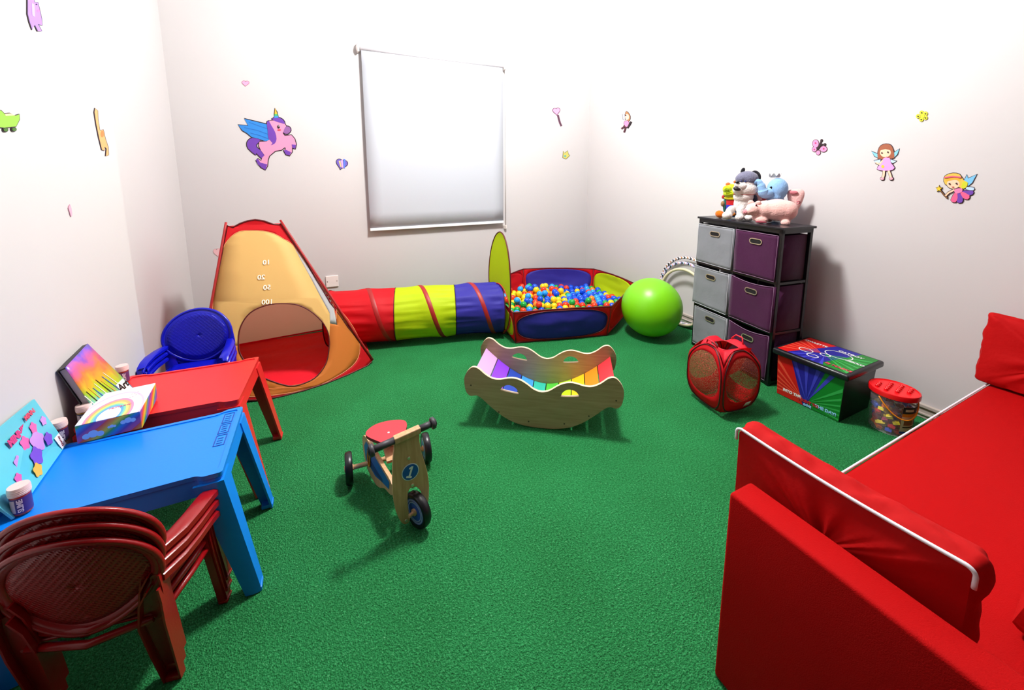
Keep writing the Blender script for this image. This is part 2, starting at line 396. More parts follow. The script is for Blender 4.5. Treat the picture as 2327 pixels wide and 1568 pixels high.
def armchair(name, label, col, group=None):
    t = thing(name, label, 'chair', (0, 0, 0), 0, group)
    m = plastic(col, .28); pm = perfmat(col, '#000000', 'perforated_' + col[1:], .86)
    A = .178
    def back(a, r):           # a around, r radial 0..1 -> point on the oval shell
        x = A * r * math.cos(a); z = .158 * r * math.sin(a)
        zz = .435 + z; y = -.165 - .16 * (zz - .28) + .9 * x * x * 1.1
        if z < 0: x *= 1 - .18 * (-z / .158) ** 2
        return Vector((x, y, zz))
    bm = NB(); grid(bm, lambda u, v: back(u * 2 * PI, .86 * v + .001), 48, 8, cu=True)
    obj('backrest', bm, pm, t, mods=[('SOLIDIFY', dict(thickness=.004, offset=0))])
    bm = NB()
    grid(bm, lambda u, v: back(u * 2 * PI, .855 + .145 * v) + Vector((0, -.006 * math.sin(v * PI) - .010 * v * v, 0)), 56, 7, cu=True)
    tube(bm, [back(2 * PI * k / 56, 1.0) + Vector((0, -.010, 0)) for k in range(56)], .006, 8, closed=True)
    obj('back_rim', bm, m, t, mods=[('SOLIDIFY', dict(thickness=.004, offset=0))])
    # seat
    def seat(u, v):
        x = (u - .5) * 2; y = v
        xx = .158 * x * (1 - .08 * (1 - y)); yy = -.165 + .25 * y
        z = .255 - .010 * (1 - x * x) * (1 - (2 * y - 1) ** 2) + (.022 * (1 - y) ** 2)
        if y > .9: z -= .03 * ((y - .9) / .1) ** 1.5
        if abs(x) > .9: z -= .016 * ((abs(x) - .9) / .1)
        return Vector((xx, yy, z))
    bm = NB(); grid(bm, seat, 22, 20); obj('seat', bm, m, t, mods=[('SOLIDIFY', dict(thickness=.006, offset=-1))])
    for s in (-1, 1):
        # arm: flat band with downturned edges
        P = [(s * .164, -.170, .395), (s * .183, -.11, .393), (s * .193, -.05, .390), (s * .196, .02, .382), (s * .195, .065, .370), (s * .194, .082, .352)]
        secs = []
        for (px, py, pz) in P:
            w = .024 if py > -.15 else .017
            secs.append([Vector((px - w, py, pz - .014)), Vector((px - w, py, pz)), Vector((px - w * .6, py, pz + .006)), Vector((px + w * .6, py, pz + .006)), Vector((px + w, py, pz)), Vector((px + w, py, pz - .018)), Vector((px + w - .004, py, pz - .018)), Vector((px + w - .005, py, pz - .004)), Vector((px - w + .005, py, pz - .004)), Vector((px - w + .004, py, pz - .014))])
        bm = NB(); loft(bm, secs); obj('armrest', bm, m, t, smooth=True)
        # side web from seat to arm, front leg, rear leg: channels
        def chan(bm, pts, ws, dpt, open_dir, side_dir, th=.005):
            secs = []
            for p, w in zip(pts, ws):
                p = Vector(p); o = Vector(open_dir); sd = Vector(side_dir)
                secs.append([p - sd * w / 2 + o * dpt, p - sd * w / 2, p - sd * w * .38 - o * .004, p + sd * w * .38 - o * .004, p + sd * w / 2, p + sd * w / 2 + o * dpt, p + sd * (w / 2 - th) + o * dpt, p + sd * (w / 2 - th) + o * th, p + sd * w * .2 + o * (th - .003), p - sd * w * .2 + o * (th - .003), p - sd * (w / 2 - th) + o * th, p - sd * (w / 2 - th) + o * dpt])
            loft(bm, secs)
        bm = NB()
        chan(bm, [(s * .193, .070, .372), (s * .190, .067, .30), (s * .193, .072, .22), (s * .199, .082, .10), (s * .204, .090, .004)], [.05, .062, .058, .046, .036], -.022, (s, 0, 0), (0, 1, 0))
        box(bm, (s * .195, .090, .008), (.03, .04, .012), bev=.004)
        obj('leg', bm, m, t, smooth=True)
        bm = NB()
        chan(bm, [(s * .160, -.168, .372), (s * .150, -.166, .33), (s * .142, -.158, .25), (s * .142, -.136, .13), (s * .144, -.114, .004)], [.03, .056, .066, .058, .046], .024, (0, -1, 0), (1, 0, 0))
        box(bm, (s * .144, -.124, .010), (.038, .028, .016), bev=.004)
        obj('leg', bm, m, t, smooth=True)
    # apron under the seat at the back and sides
    bm = NB(); tube(bm, [(-.14, -.165, .262), (0, -.185, .250), (.14, -.165, .262)], .010, 8)
    for s in (-1, 1): tube(bm, [(s * .15, -.16, .255), (s * .165, -.03, .245), (s * .185, .07, .26)], .010, 8)
    obj('seat_support', bm, m, t)
    return t
a = math.radians(-11)
ch = armchair('plastic_armchair', 'dark red plastic armchair, lowest of the stack of three', '#920910', 'stacked dark red armchairs')
bx_, by_ = -.598, 1.485
fx, fy = -math.sin(a), math.cos(a)
ch.location = (bx_, by_, 0); ch.rotation_euler = (0, 0, a)
for k, lb in ((1, 'dark red plastic armchair, middle one of the stack of three'), (2, 'dark red plastic armchair, topmost of the stack beside the blue table')):
    dup(ch, (bx_ + fx * .010 * k, by_ + fy * .010 * k, .035 * k), a, lb)
a = math.radians(180 - 6)
ch = armchair('plastic_armchair', 'blue plastic armchair, lowest of the stack behind the red table', '#0a12b4', 'stacked blue armchairs')
bx_, by_ = -.742, 2.80; fx, fy = -math.sin(a), math.cos(a)
ch.location = (bx_, by_, 0); ch.rotation_euler = (0, 0, a)
for k, lb in ((1, 'blue plastic armchair, middle one of the stack behind the red table'), (2, 'blue plastic armchair with oval back, topmost of the stack facing the camera')):
    dup(ch, (bx_ + fx * .010 * k, by_ + fy * .010 * k, .035 * k), a, lb)

# ------------------------------------------------------------------ sofa
redf = mat('#aa0406', .8, .1, bump=.25, bscale=420, var=.05, vscale=3)
redc = mat('#ae0406', .75, .15, bump=.5, bscale=14)
pipm = mat('#e8e2ea', .5)
t = thing('sofa', 'low red fabric daybed sofa with wide seat and straight arm at the right edge', 'sofa', (2.1, .1, 0))
def W(p): return (p[0] - 2.1, p[1] - .1, p[2])
bm = NB(); box(bm, W((1.030, -.036, .3075)), (.095, 1.328, .615), bev=.010, seg=3); obj('armrest', bm, redf, t, smooth=True)
bm = NB(); box(bm, W((2.167, .08, .1175)), (2.17, 1.05, .235), bev=.01); obj('base_frame', bm, redf, t, smooth=True)
bm = NB(); box(bm, W((2.185, -.62, .35)), (2.15, .14, .70), bev=.02, seg=3); obj('back_panel', bm, redf, t, smooth=True)
bm = NB()
def seatfn(u, v):
    return None
box(bm, W((2.172, .0775, .305)), (2.168, 1.195, .14), bev=.028, seg=5); mt = obj('seat_mattress', bm, redf, t, smooth=True)
bm = NB()
xa, xb, ya, yb, zz = 1.095, 3.25, -.51, .673, .330
loop = [(xa, ya), (xb, ya), (xb, yb), (xa, yb)]
for z in (.371,):
    pts = []
    for i, (x, y) in enumerate(loop):
        for k in range(4):
            p = loop[i]; q = loop[(i + 1) % 4]; pts.append(W((p[0] + (q[0] - p[0]) * (k / 4 * .98 + .01), p[1] + (q[1] - p[1]) * (k / 4 * .98 + .01), z)))
    tube(bm, pts, .0045, 8, closed=True)
obj('piping', bm, pipm, mt, label='white piping along the seat edge')
# ------------------------------------------------------------------ cushions
def fmat(origin, x, z):
    x = Vector(x).normalized(); z = Vector(z); y = z.cross(x).normalized(); z = x.cross(y)
    return Matrix(((x.x, y.x, z.x, origin[0]), (x.y, y.y, z.y, origin[1]), (x.z, y.z, z.z, origin[2]), (0, 0, 0, 1)))
def boxcushion(name, label, org, xd, zd, w, h, th, seed=0, group=None, pips=(1,)):
    """boxed cushion lying against something: thick band between two piped edges"""
    t = thing(name, label, 'cushion', (0, 0, 0), 0, group); t.matrix_world = fmat(org, xd, zd)
    bm = NB()
    r = .016
    base = []
    for cx, cz, a0 in ((w / 2 - r, h / 2 - r, 0), (-w / 2 + r, h / 2 - r, 90), (-w / 2 + r, -h / 2 + r, 180), (w / 2 - r, -h / 2 + r, 270)):
        for k in range(9): 
            q = math.radians(a0 + k * 90 / 8); base.append((cx + r * math.cos(q), cz + r * math.sin(q)))
    # densify
    lp = []
    for i, p in enumerate(base):
        q = base[(i + 1) % len(base)]; d = math.dist(p, q); n = max(1, int(d / .012))
        for k in range(n): lp.append((p[0] + (q[0] - p[0]) * k / n, p[1] + (q[1] - p[1]) * k / n))
    def droop(x, z): return -.010 * math.cos(x / w * PI * 1.0) * (1 if z > 0 else 0)
    n = len(lp); rows = []
    for j in range(9):
        v = j / 8 * 2 - 1
        row = []
        for i, (x, z) in enumerate(lp):
            bulge = (1 - v * v) * .012 + noise.noise(Vector((x * 26 + seed, z * 22, v * 1.5))) * .012 * (1 - v ** 4)
            nn = Vector((x / (w / 2), 0, z / (h / 2))); nn = Vector((max(-1, min(1, nn.x)) ** 5, 0, max(-1, min(1, nn.z)) ** 5)); 
            if nn.length > 1e-6: nn.normalize()
            row.append(Vector((x, v * th / 2, z + droop(x, z))) + nn * bulge)
        rows.append(row)
    for side in (-1, 1):
        caps = []
        for j in range(1, 9):
            f = 1 - j / 8
            row = []
            for x, z in lp:
                wr = noise.noise(Vector((x * 20 + seed, z * 9, side * 5))) * .018 * (1 - f * .8 - .0)
                row.append(Vector((x * f, side * (th / 2 + .02 * (1 - f ** 3) + wr * (1 - f ** 6)), z * f + droop(x, z) * f)))
            caps.append(row)
        if side == 1: rows = rows + caps
        else: rows = caps[::-1] + rows
    loft(bm, rows, cap=True); body = obj('cover', bm, redc, t, smooth=True)
    for side in pips:
        tp_ = [(x, z) for x, z in lp if z > h / 2 - .05]; tp_.sort(key=lambda q: (q[0] if q[1] > h / 2 - .017 else (q[0] * 1.2 + (-1 if q[0] < 0 else 1) * (h / 2 - q[1]))))
        bm = NB(); tube(bm, [Vector((x, side * (th / 2 + .004), z + droop(x, z))) + Vector((x / w, 0, z / h)) * .012 for x, z in tp_], .0044, 8)
        obj('piping', bm, pipm, t, label='white piping')
    return t
boxcushion('cushion', 'long red boxed cushion with white piping standing against the sofa arm', (1.168, .457, .553), (0, 1, 0), (-.02, 0, 1), .488, .335, .085, 3)
boxcushion('cushion', 'red cushion leaning on the right wall at the far end of the sofa', (3.195, .456, .567), (0, 1, .02), (.08, -.05, 1), .50, .36, .075, 9, pips=())
boxcushion('cushion', 'red cushion at the back of the seat, partly cut off at the bottom right edge', (1.745, .128, .56), (1, 0, 0), (.0, -.22, 1), .56, .345, .085, 15, pips=())
# ------------------------------------------------------------------ play tent
def fabric(c, trn=.35, b=.35, rough=.6): return mat(c, rough, .35, bump=b, bscale=9, trn=trn)
redn, yeln, blun, maro = fabric('#e01422'), fabric('#cde40c', .35), fabric('#3a34a8', .3), mat('#5c0a10', .5)
TB = (-.28, 3.3, 0)
def tsurf(x, z):
    k = .23 * ((x + .35) / .65) ** 2 if x > -.35 else .14 * ((x + .35) / .45) ** 2
    f = max(0, min(1, z / 1.13))
    return 2.935 + k * (1 - f) ** 1.3 + .50 * f
def onts(px, py):
    r = ray(px, py); lo, hi = 2.0, 5.0
    for _ in range(40):
        t = (lo + hi) / 2; p = CAMP + r * (t / 900)
        p = CAMP + r.normalized() * t
        if p.y > tsurf(p.x, p.z): hi = t
        else: lo = t
    p.z = max(p.z, .004)
    return p - Vector(TB)
inner_u = [(483, 790), (483, 735), (483.5, 684), (494, 617), (504.7, 576), (510, 557), (525, 538), (544, 526), (570, 524), (597, 525), (623, 531), (646, 544), (666, 557)]
sliver_r = [(700, 605), (735, 655), (757, 690), (766, 738)]
sliver_l = [(683, 590), (704, 628), (728, 674), (749, 712)]
door_top = [(748, 770), (744, 752), (731, 730), (704, 706), (676, 693), (649, 690), (613, 692), (577, 705), (556, 725), (544, 752), (542, 785)]
door_bot = [(548, 808), (572, 842), (595, 857), (655, 877), (695, 869.5), (722, 853), (741.6, 824), (748, 790)]
orange_out = [(765, 700), (790, 725), (812, 761), (818, 788), (814, 813), (799, 833), (767, 855), (722, 877), (658, 893), (592, 901), (550, 899), (515, 880), (495, 840)]
outer = [(516, 512), (529, 517), (545, 508), (562, 502), (580, 499), (600, 502), (622, 510), (635, 511), (638.5, 507), (662, 543), (690, 587), (720, 637), (750, 687), (790, 742), (822, 785), (847, 818), (836, 830), (790, 858), (740, 881), (690, 898), (640, 909), (600, 913), (550, 910), (510, 897), (480, 872), (468, 800), (472, 735), (480, 690), (500, 598)]
T = thing('play_tent', 'red and yellow pop-up play tent with round door at the left end of the tunnel', 'tent', TB)
def sheet(name, loops, m, mirror=False, label=None, th=.002, push=0):
    bm = NB()
    loops = [[Vector((x, y, 0)) for x, y in l] for l in loops]
    flat = [p for l in loops for p in l]; vs = [bm.verts.new(onts(p.x, p.y) + Vector((0, push, 0))) for p in flat]
    for t_ in tessellate_polygon(loops):
        try: bm.faces.new([vs[i] for i in t_])
        except ValueError: pass
    bmesh.ops.subdivide_edges(bm, edges=bm.edges[:], cuts=3, use_grid_fill=True)
    for v in bm.verts: v.co.y = tsurf(v.co.x + TB[0], v.co.z) - TB[1]
    return obj(name, bm, m, T, smooth=True, label=label, mods=[('SOLIDIFY', dict(thickness=th, offset=0))])
inner_all = inner_u + sliver_r + orange_out
sheet('front_frame', [outer, inner_all], redn, label='red border fabric of the tent front')
sheet('front_panel', [inner_u + sliver_l + [(750, 735)] + door_top], fabric('#f4d284', .4, .1), label='pale yellow translucent upper panel with mirrored score numbers')
sheet('front_panel', [[(483, 790), (542, 785)] + door_bot + [(748, 770), (750, 735)] + [(766, 738)] + orange_out], fabric('#e58a3a', .35, .2), label='orange lower panel around the round door')
sheet('front_panel', [[(666, 557)] + sliver_r + [(750, 735)] + sliver_l[::-1]], fabric('#d8d8da', .3, .1), label='narrow white strip beside the upper panel')
bm = NB(); tube(bm, [onts(*p) for p in smoothpoly([(x, y) for x, y in door_top + door_bot], 3) for p in [(p.x, p.y)]], .0045, 6, closed=True); obj('door_edge', bm, maro, T)
bm = NB(); tube(bm, [onts(*p) for p in [(q.x, q.y) for q in smoothpoly(inner_all, 2)]], .003, 6, closed=True); obj('panel_edge', bm, mat('#d98a5a', .5), T)
bm = NB(); tube(bm, [onts(*p) for p in outer], .006, 6, closed=True); obj('seam', bm, maro, T)
for P, nm in (((514.5, 510), (472, 740)), 0), (((637.5, 505), (847, 818)), 1):
    bm = NB(); a_, b_ = onts(*P[0]), onts(*P[1]); tube(bm, [onts(P[0][0] + (P[1][0] - P[0][0]) * q / 12, P[0][1] + (P[1][1] - P[0][1]) * q / 12) + Vector((0, -.006, .012 * (1 - q / 12) + .004)) for q in range(13)], .008, 8); obj('pole_sleeve', bm, mat('#a51a1c', .5), T)
# body of the tent behind the front
P_TL, P_TR = onts(516, 514), onts(638, 510)
P_L, P_R = onts(472, 800), onts(845, 822)
P_L = Vector((-.47, -.14, .004)); P_R = Vector((P_R.x, P_R.y, .004))
BLb, BRb = Vector((-.50, .72, .004)), Vector((.50, .80, .004)); BLt, BRt = Vector((P_TL.x + .02, .42, 1.10)), Vector((P_TR.x - .02, .42, 1.10))
def quad(bm, a, b, c, d, n=8, sag=.0, nv=(0, 0, 0)):
    nv = Vector(nv)
    grid(bm, lambda u, v: a.lerp(b, u).lerp(d.lerp(c, u), v) + nv * math.sin(u * PI) * math.sin(v * PI) * sag, n, n)
def lv(a, b, t): return a.lerp(b, t)
hz = .015
def fedge(p0, p1, v): return onts(p0[0] + (p1[0] - p0[0]) * v, p0[1] + (p1[1] - p0[1]) * v) + Vector((0, .014, 0))
bm = NB(); grid(bm, lambda u, v: fedge((843, 821), (637, 512), v).lerp(BRb.lerp(BRt, v), u), 8, 16); obj('side_wall', bm, redn, T)
bm = NB(); grid(bm, lambda u, v: (fedge((476, 780), (517, 514), v) if v > .12 else P_L.lerp(fedge((476, 780), (517, 514), .14), v / .14)).lerp(BLb.lerp(BLt, v), u), 8, 16); obj('side_wall', bm, redn, T)
bm = NB(); quad(bm, BLb, BRb, lv(BRb, BRt, hz), lv(BLb, BLt, hz)); obj('back_wall_lower', bm, redn, T, label='red lower part of the back wall')
bm = NB(); quad(bm, lv(BLb, BLt, hz), lv(BRb, BRt, hz), BRt, BLt, sag=.03, nv=(0, -1, 0)); obj('back_wall', bm, fabric('#fccdaa', .5, .2), T, label='peach translucent back wall')
bm = NB(); fl_ = [(x, tsurf(x + TB[0], 0) - TB[1] + .012) for x in [P_L.x + (P_R.x - P_L.x) * k / 16 for k in range(17)]] + [(BRb.x, BRb.y), (BLb.x, BLb.y)]
grid(bm, lambda u, v: Vector((P_L.x + (P_R.x - P_L.x) * u, (tsurf(P_L.x + (P_R.x - P_L.x) * u + TB[0], 0) - TB[1] + .012) * (1 - v) + .74 * v, .006 + .012 * math.sin(v * PI) * (.5 + noise.noise(Vector((u * 2, v * 9, 0))))  )), 24, 30)
obj('tent_floor', bm, fabric('#e2142a', 0, .8), T)
bm = NB(); quad(bm, P_TL, P_TR, BRt, BLt); obj('roof', bm, redn, T)
# mirrored score numbers on the upper panel
nm_ = mat('#fffbe8', .6)
for s_, px_, py_ in (('10', 606, 596), ('20', 594, 630), ('50', 607, 653), ('100', 608, 686)):
    o_ = onts(px_, py_); xx = onts(px_ + 10, py_ - .6) - onts(px_ - 10, py_ + .6); yy = onts(px_, py_ - 6) - onts(px_, py_ + 6)
    bm = NB(); text_on(bm, s_, .048, o_ + Vector((0, -.006, 0)), xx, yy, bold=.0008, mirror=True); obj('score_number', bm, nm_, T)

# ------------------------------------------------------------------ crawl tunnel
A0, A1, TR = Vector((.02, 3.70, .247)), Vector((1.50, 3.315, .247)), .240
tv = (A1 - A0); TLn = tv.length; td = tv.normalized(); tn = Vector((-td.y, td.x, 0))
Tn = thing('crawl_tunnel', 'striped red, lime and blue nylon crawl tunnel joining the tent and the ball pit', 'play tunnel', (A0.x, A0.y, 0), math.atan2(td.y, td.x))
HP = .455
def trad(s, th):
    ph = ((s - .34) / HP - (th - PI / 2) / (2 * PI)) % 1
    d = min(ph, 1 - ph)
    sag = -.012 * (1 - math.exp(-(d * 6) ** 2))
    w = noise.noise(Vector((math.cos(th) * 6.5, math.sin(th) * 6.5, s * 2.2))) * .012 + noise.noise(Vector((math.cos(th) * 16, math.sin(th) * 16, s * 3))) * .005
    e = min(1, min(s, TLn - s) / .04)
    return TR + (sag + w * (1 - math.exp(-(d * 5) ** 2))) * e
def tpt(s, th, dr=0):
    r = trad(s, th) + dr
    z = r * math.sin(th)
    return Vector((s, r * math.cos(th), .247 + max(z, -.241 + dr * .0)))
cuts = [0, .565, 1.09, TLn]
for k, (cm, nm) in enumerate(((redn, 'red'), (yeln, 'lime'), (blun, 'blue'))):
    a_, b_ = cuts[k], cuts[k + 1]
    bm = NB(); grid(bm, lambda u, v: tpt(a_ + (b_ - a_) * u, v * 2 * PI), 44, 110, cv=True)
    obj('tunnel_section', bm, cm, Tn, label=nm + ' nylon section of the tunnel', mods=[('SOLIDIFY', dict(thickness=.002, offset=-1))])
for s in cuts:
    bm = NB(); tube(bm, [tpt(min(max(s, .004), TLn - .004), 2 * PI * k / 64, .001) for k in range(64)], .005 if s in (0, TLn) else .0028, 6, closed=True); obj('seam', bm, mat('#3b0b14', .5), Tn)
bm = NB()
# spiral band: centre line advances with the angle
def band(u, v):
    th = PI / 2 + 2 * PI * 3.3 * u - 2 * PI * .85; s = HP * (-(th) / (2 * PI)) % HP
    return None
n = 300; rows = []
s0_ = -.14
vs = []
for i in range(n + 1):
    th = PI / 2 + (i - 60) / 60 * 2 * PI; s = .34 + HP * (i - 60) / 60
    if s < .01 or s > TLn - .01: continue
    # crest of the hoop lies where (s/HP + th/2pi) is an integer -> keep the phase
    row = []
    for w in (-.019, -.012, 0, .012, .019):
        ss = min(max(s + w, .003), TLn - .003); row.append(bm.verts.new(tpt(ss, th, .0035 if abs(w) < .018 else .001)))
    vs.append(row)
for a_, b_ in zip(vs, vs[1:]):
    for k in range(4):
        f = bm.faces.new((a_[k], a_[k + 1], b_[k + 1], b_[k])); f.smooth = True
obj('spiral_band', bm, mat('#9c1414', .5), Tn, label='dark red spiral band over the hoop wire')

# ------------------------------------------------------------------ ball pit
RIM = .30
PV = [Vector(p) for p in ((1.500, 3.00), (2.335, 2.775), (3.02, 3.22), (3.04, 3.93), (2.28, 4.30), (1.62, 3.82))]
pc = sum(PV, Vector((0, 0))) / 6
BP = thing('ball_pit', 'hexagonal red, blue and lime nylon ball pit in the back corner', 'ball pit', (pc.x, pc.y, 0))
kinds = [blun, redn, yeln, blun, redn, yeln]; kn = ['blue', 'red', 'lime', 'blue', 'red', 'lime']
for i in range(6):
    a_, b_ = PV[i] - pc, PV[(i + 1) % 6] - pc; d_ = (b_ - a_); Ln = d_.length; nrm = Vector((d_.y, -d_.x)).normalized()
    def wall(u, v, off=0):
        p = a_ + d_ * u; bow = .035 * math.sin(u * PI) * math.sin(v * PI * .9) + noise.noise(Vector((u * 5 + i * 7, v * 4, 0))) * .010 * math.sin(u * PI) + off
        rim = RIM + .012 * math.sin(u * PI) - .018 * math.exp(-(min(u, 1 - u) / .05) ** 2) * 0
        ta, tb = a_ * (1 + .05 / a_.length), b_ * (1 + .05 / b_.length)
        q = p.lerp(ta.lerp(tb, u), v) + nrm * bow
        return Vector((q.x, q.y, .006 + (rim - .006) * v))
    ow, oh = .475, .455
    def inov(u, v): return (abs((u - .5) / ow) ** 3.2 + abs((v - .5) / oh) ** 3.2) < 1
    def ovpt(a, f=1):
        c, s = math.cos(a), math.sin(a); k = (abs(c) ** 3.2 + abs(s) ** 3.2) ** (-1 / 3.2)
        return .5 + ow * k * c * f, .5 + oh * k * s * f
    # red surround: from oval edge to rectangle border
    def rect(a):
        c, s = math.cos(a), math.sin(a); k = 1 / max(abs(c), abs(s)); return .5 + .5 * k * c, .5 + .5 * k * s
    bm = NB()
    def sur(u, v):
        o_ = ovpt(u * 2 * PI); r_ = rect(u * 2 * PI); return wall(o_[0] + (r_[0] - o_[0]) * v, o_[1] + (r_[1] - o_[1]) * v)
    grid(bm, sur, 96, 3, cu=True); obj('wall_panel', bm, redn, BP, label='red surround of a side panel', mods=[('SOLIDIFY', dict(thickness=.002, offset=0))])
    if kn[i] != 'red':
        bm = NB(); grid(bm, lambda u, v: wall(*ovpt(u * 2 * PI, v + 1e-4 if v == 0 else v)), 96, 10, cu=True); bmesh.ops.remove_doubles(bm, verts=bm.verts, dist=.0008)
        obj('panel_insert', bm, kinds[i], BP, label=kn[i] + ' rounded insert of a side panel', mods=[('SOLIDIFY', dict(thickness=.002, offset=0))])
        bm = NB(); tube(bm, [wall(*ovpt(2 * PI * k / 72), off=.003) for k in range(72)], .0042, 6, closed=True)
        obj('insert_edge', bm, maro if kn[i] == 'blue' else mat('#d8b040', .5), BP)
    else:
        bm = NB(); grid(bm, lambda u, v: wall(*ovpt(u * 2 * PI, v + 1e-4 if v == 0 else v)), 96, 10, cu=True); bmesh.ops.remove_doubles(bm, verts=bm.verts, dist=.0008)
        obj('panel_insert', bm, redn, BP, mods=[('SOLIDIFY', dict(thickness=.002, offset=0))])
    bm = NB(); tube(bm, [wall(k / 20, 1) for k in range(21)], .006, 6); tube(bm, [wall(k / 20, .01) for k in range(21)], .006, 6); tube(bm, [wall(0, k / 4) for k in range(5)], .005, 6); obj('edge_wire', bm, maro, BP)
bm = NB(); slab(bm, [(p.x - pc.x, p.y - pc.y) for p in PV], [], lambda x, y: Vector((x, y, .002)), Vector((0, 0, .003))); obj('pit_floor', bm, redn, BP)
# entrance disc
bm = NB()
dc = [(3.262 + .245 * math.cos(a) * (1 + .0 * math.sin(a)), .490 + .482 * math.sin(a)) for a in [2 * PI * k / 56 for k in range(56)]]
TY = A1.y - .05
hl = [(3.262 + .222 * math.cos(a), .262 + .225 * math.sin(a)) for a in [2 * PI * k / 40 for k in range(40)]]
slab(bm, dc, [hl], lambda y, z: Vector((1.478 - pc.x - .02 * math.sin(z * 3), y - pc.y, z)), Vector((.002, 0, 0)))
obj('entrance_disc', bm, fabric('#dcf010', .55), BP, label='tall lime oval entrance panel with a round hole')
for lp, r_, c_, nm in ((dc, .006, maro, 'disc_edge'), (hl, .005, mat('#c41a1c', .5), 'hole_edge')):
    bm = NB(); tube(bm, [Vector((1.478 - pc.x - .02 * math.sin(z * 3), y - pc.y, z)) for y, z in lp], r_, 6, closed=True); obj(nm, bm, c_, BP)
# balls
BR = .0345
bcol = {'yellow': '#f7cf12', 'red': '#ea3a16', 'blue': '#0b4fd8', 'green': '#12a03c', 'light blue': '#1f9bf0', 'orange': '#f58a24'}
bmeshes = {}
for nm, c in bcol.items():
    bm = NB(); sph(bm, (0, 0, 0), BR, seg=20, ring=12); o = obj('pit_ball', bm, mat(c, .28, .5), smooth=True); bmeshes[nm] = o.data; bpy.data.objects.remove(o)
def inside(x, y, mrg):
    for i in range(6):
        a_, b_ = PV[i], PV[(i + 1) % 6]; d_ = b_ - a_; n_ = Vector((-d_.y, d_.x)).normalized()
        if (Vector((x, y)) - a_).dot(n_) < mrg: return False
    return True
def heap(x, y):
    return .088 + .045 * math.exp(-((x - 2.05) ** 2 / .12 + (y - 3.85) ** 2 / .10)) + .03 * noise.noise(Vector((x * 3, y * 3, 1)))
spots = []
random.seed(4)
row = 0; y = 2.9
while y < 4.4:
    x = 1.5 + (row % 2) * BR * 1.02
    while x < 3.1:
        xx, yy_ = x + random.uniform(-.004, .004), y + random.uniform(-.004, .004)
        if inside(xx, yy_, BR + .004): spots.append((xx, yy_, heap(xx, yy_) + random.uniform(-.012, .012)))
        x += BR * 2.1
    y += BR * 1.86; row += 1
# a few on top of the heap
for i in range(34):
    for _ in range(40):
        x, y = random.gauss(2.05, .28), random.gauss(3.78, .16)
        if inside(x, y, .06) and all((x - s[0]) ** 2 + (y - s[1]) ** 2 > (BR * 2.05) ** 2 for s in spots if len(s) > 3): break
    else: continue
    spots.append((x, y, heap(x, y) + BR * 1.62, 1))
spots.sort(key=lambda s: s[1] - (0.6 if len(s) > 3 else 0))
key = list(bcol)
def pick(x, y):
    w = [1, 1, 1, 1, .7, .35]
    if x > 2.5: w = [.4, .7, 2.6, .5, .8, .3]
    elif x < 1.8: w = [1, .7, .7, 1.6, .9, .3]
    elif y > 3.7: w = [2.4, 1.1, .5, .4, .5, .2]
    return random.choices(key, w)[0]
spots.sort(key=lambda s: (len(s) < 4, abs(s[1] - 3.55)))
for s in spots[:300]:
    nm = pick(s[0], s[1]); o = bpy.data.objects.new('pit_ball', bmeshes[nm]); C.objects.link(o); o.location = s[:3]
    tag(o, 'small %s plastic ball lying in the ball pit' % nm, 'ball', 'plastic balls in the ball pit')
bm = NB()
for s in spots[300:]: sph(bm, s[:3], BR, seg=12, ring=8, mi=random.randrange(4))
def bedb(d):
    for s in spots:
        if len(s) < 4 and random.random() < .96: sph(bm, (s[0] + BR, s[1] + BR * .9, max(BR + .006, s[2] - BR * 1.75)), BR, seg=12, ring=8, mi=random.randrange(4))
bedb(0)
o = obj('pit_balls', bm, [mat(bcol[k], .28, .5) for k in key[:4]], smooth=True); tag(o, 'mass of mixed coloured plastic balls filling the ball pit underneath', 'balls'); o['kind'] = 'stuff'

# ------------------------------------------------------------------ green ball
def gb():
    bm = NB(); sph(bm, (0, 0, .2685), (.270, .270, .2685), seg=64, ring=40)
    return bm
M = mat('#76c80a', .38, .5, bump=.03, bscale=60); t = obj('exercise_ball', gb(), M, smooth=True); t.location = (2.716, 2.615, .002)
tag(t, 'large lime green inflatable exercise ball beside the ball pit', 'ball')

# ------------------------------------------------------------------ hoops leaning on the right wall
def hoopmat(nm, cols, sc_):
    def bd(N, L, co):
        # spiral tape: angle around the ring + angle around the tube
        sp = N.new('ShaderNodeSeparateXYZ'); L.new(co, sp.inputs[0])
        a1 = N.new('ShaderNodeMath'); a1.operation = 'ARCTAN2'; L.new(sp.outputs['Y'], a1.inputs[0]); L.new(sp.outputs['X'], a1.inputs[1])
        m1 = N.new('ShaderNodeMath'); m1.operation = 'MULTIPLY'; m1.inputs[1].default_value = sc_; L.new(a1.outputs[0], m1.inputs[0])
        m2 = N.new('ShaderNodeMath'); m2.operation = 'MULTIPLY_ADD'; m2.inputs[1].default_value = 34; L.new(sp.outputs['Z'], m2.inputs[0]); L.new(m1.outputs[0], m2.inputs[2])
        f = N.new('ShaderNodeMath'); f.operation = 'FRACT'; L.new(m2.outputs[0], f.inputs[0])
        r = cramp(N, cols, 'CONSTANT'); L.new(f.outputs[0], r.inputs['Fac']); return r.outputs[0]
    return ramp_mat(nm, bd, .3)
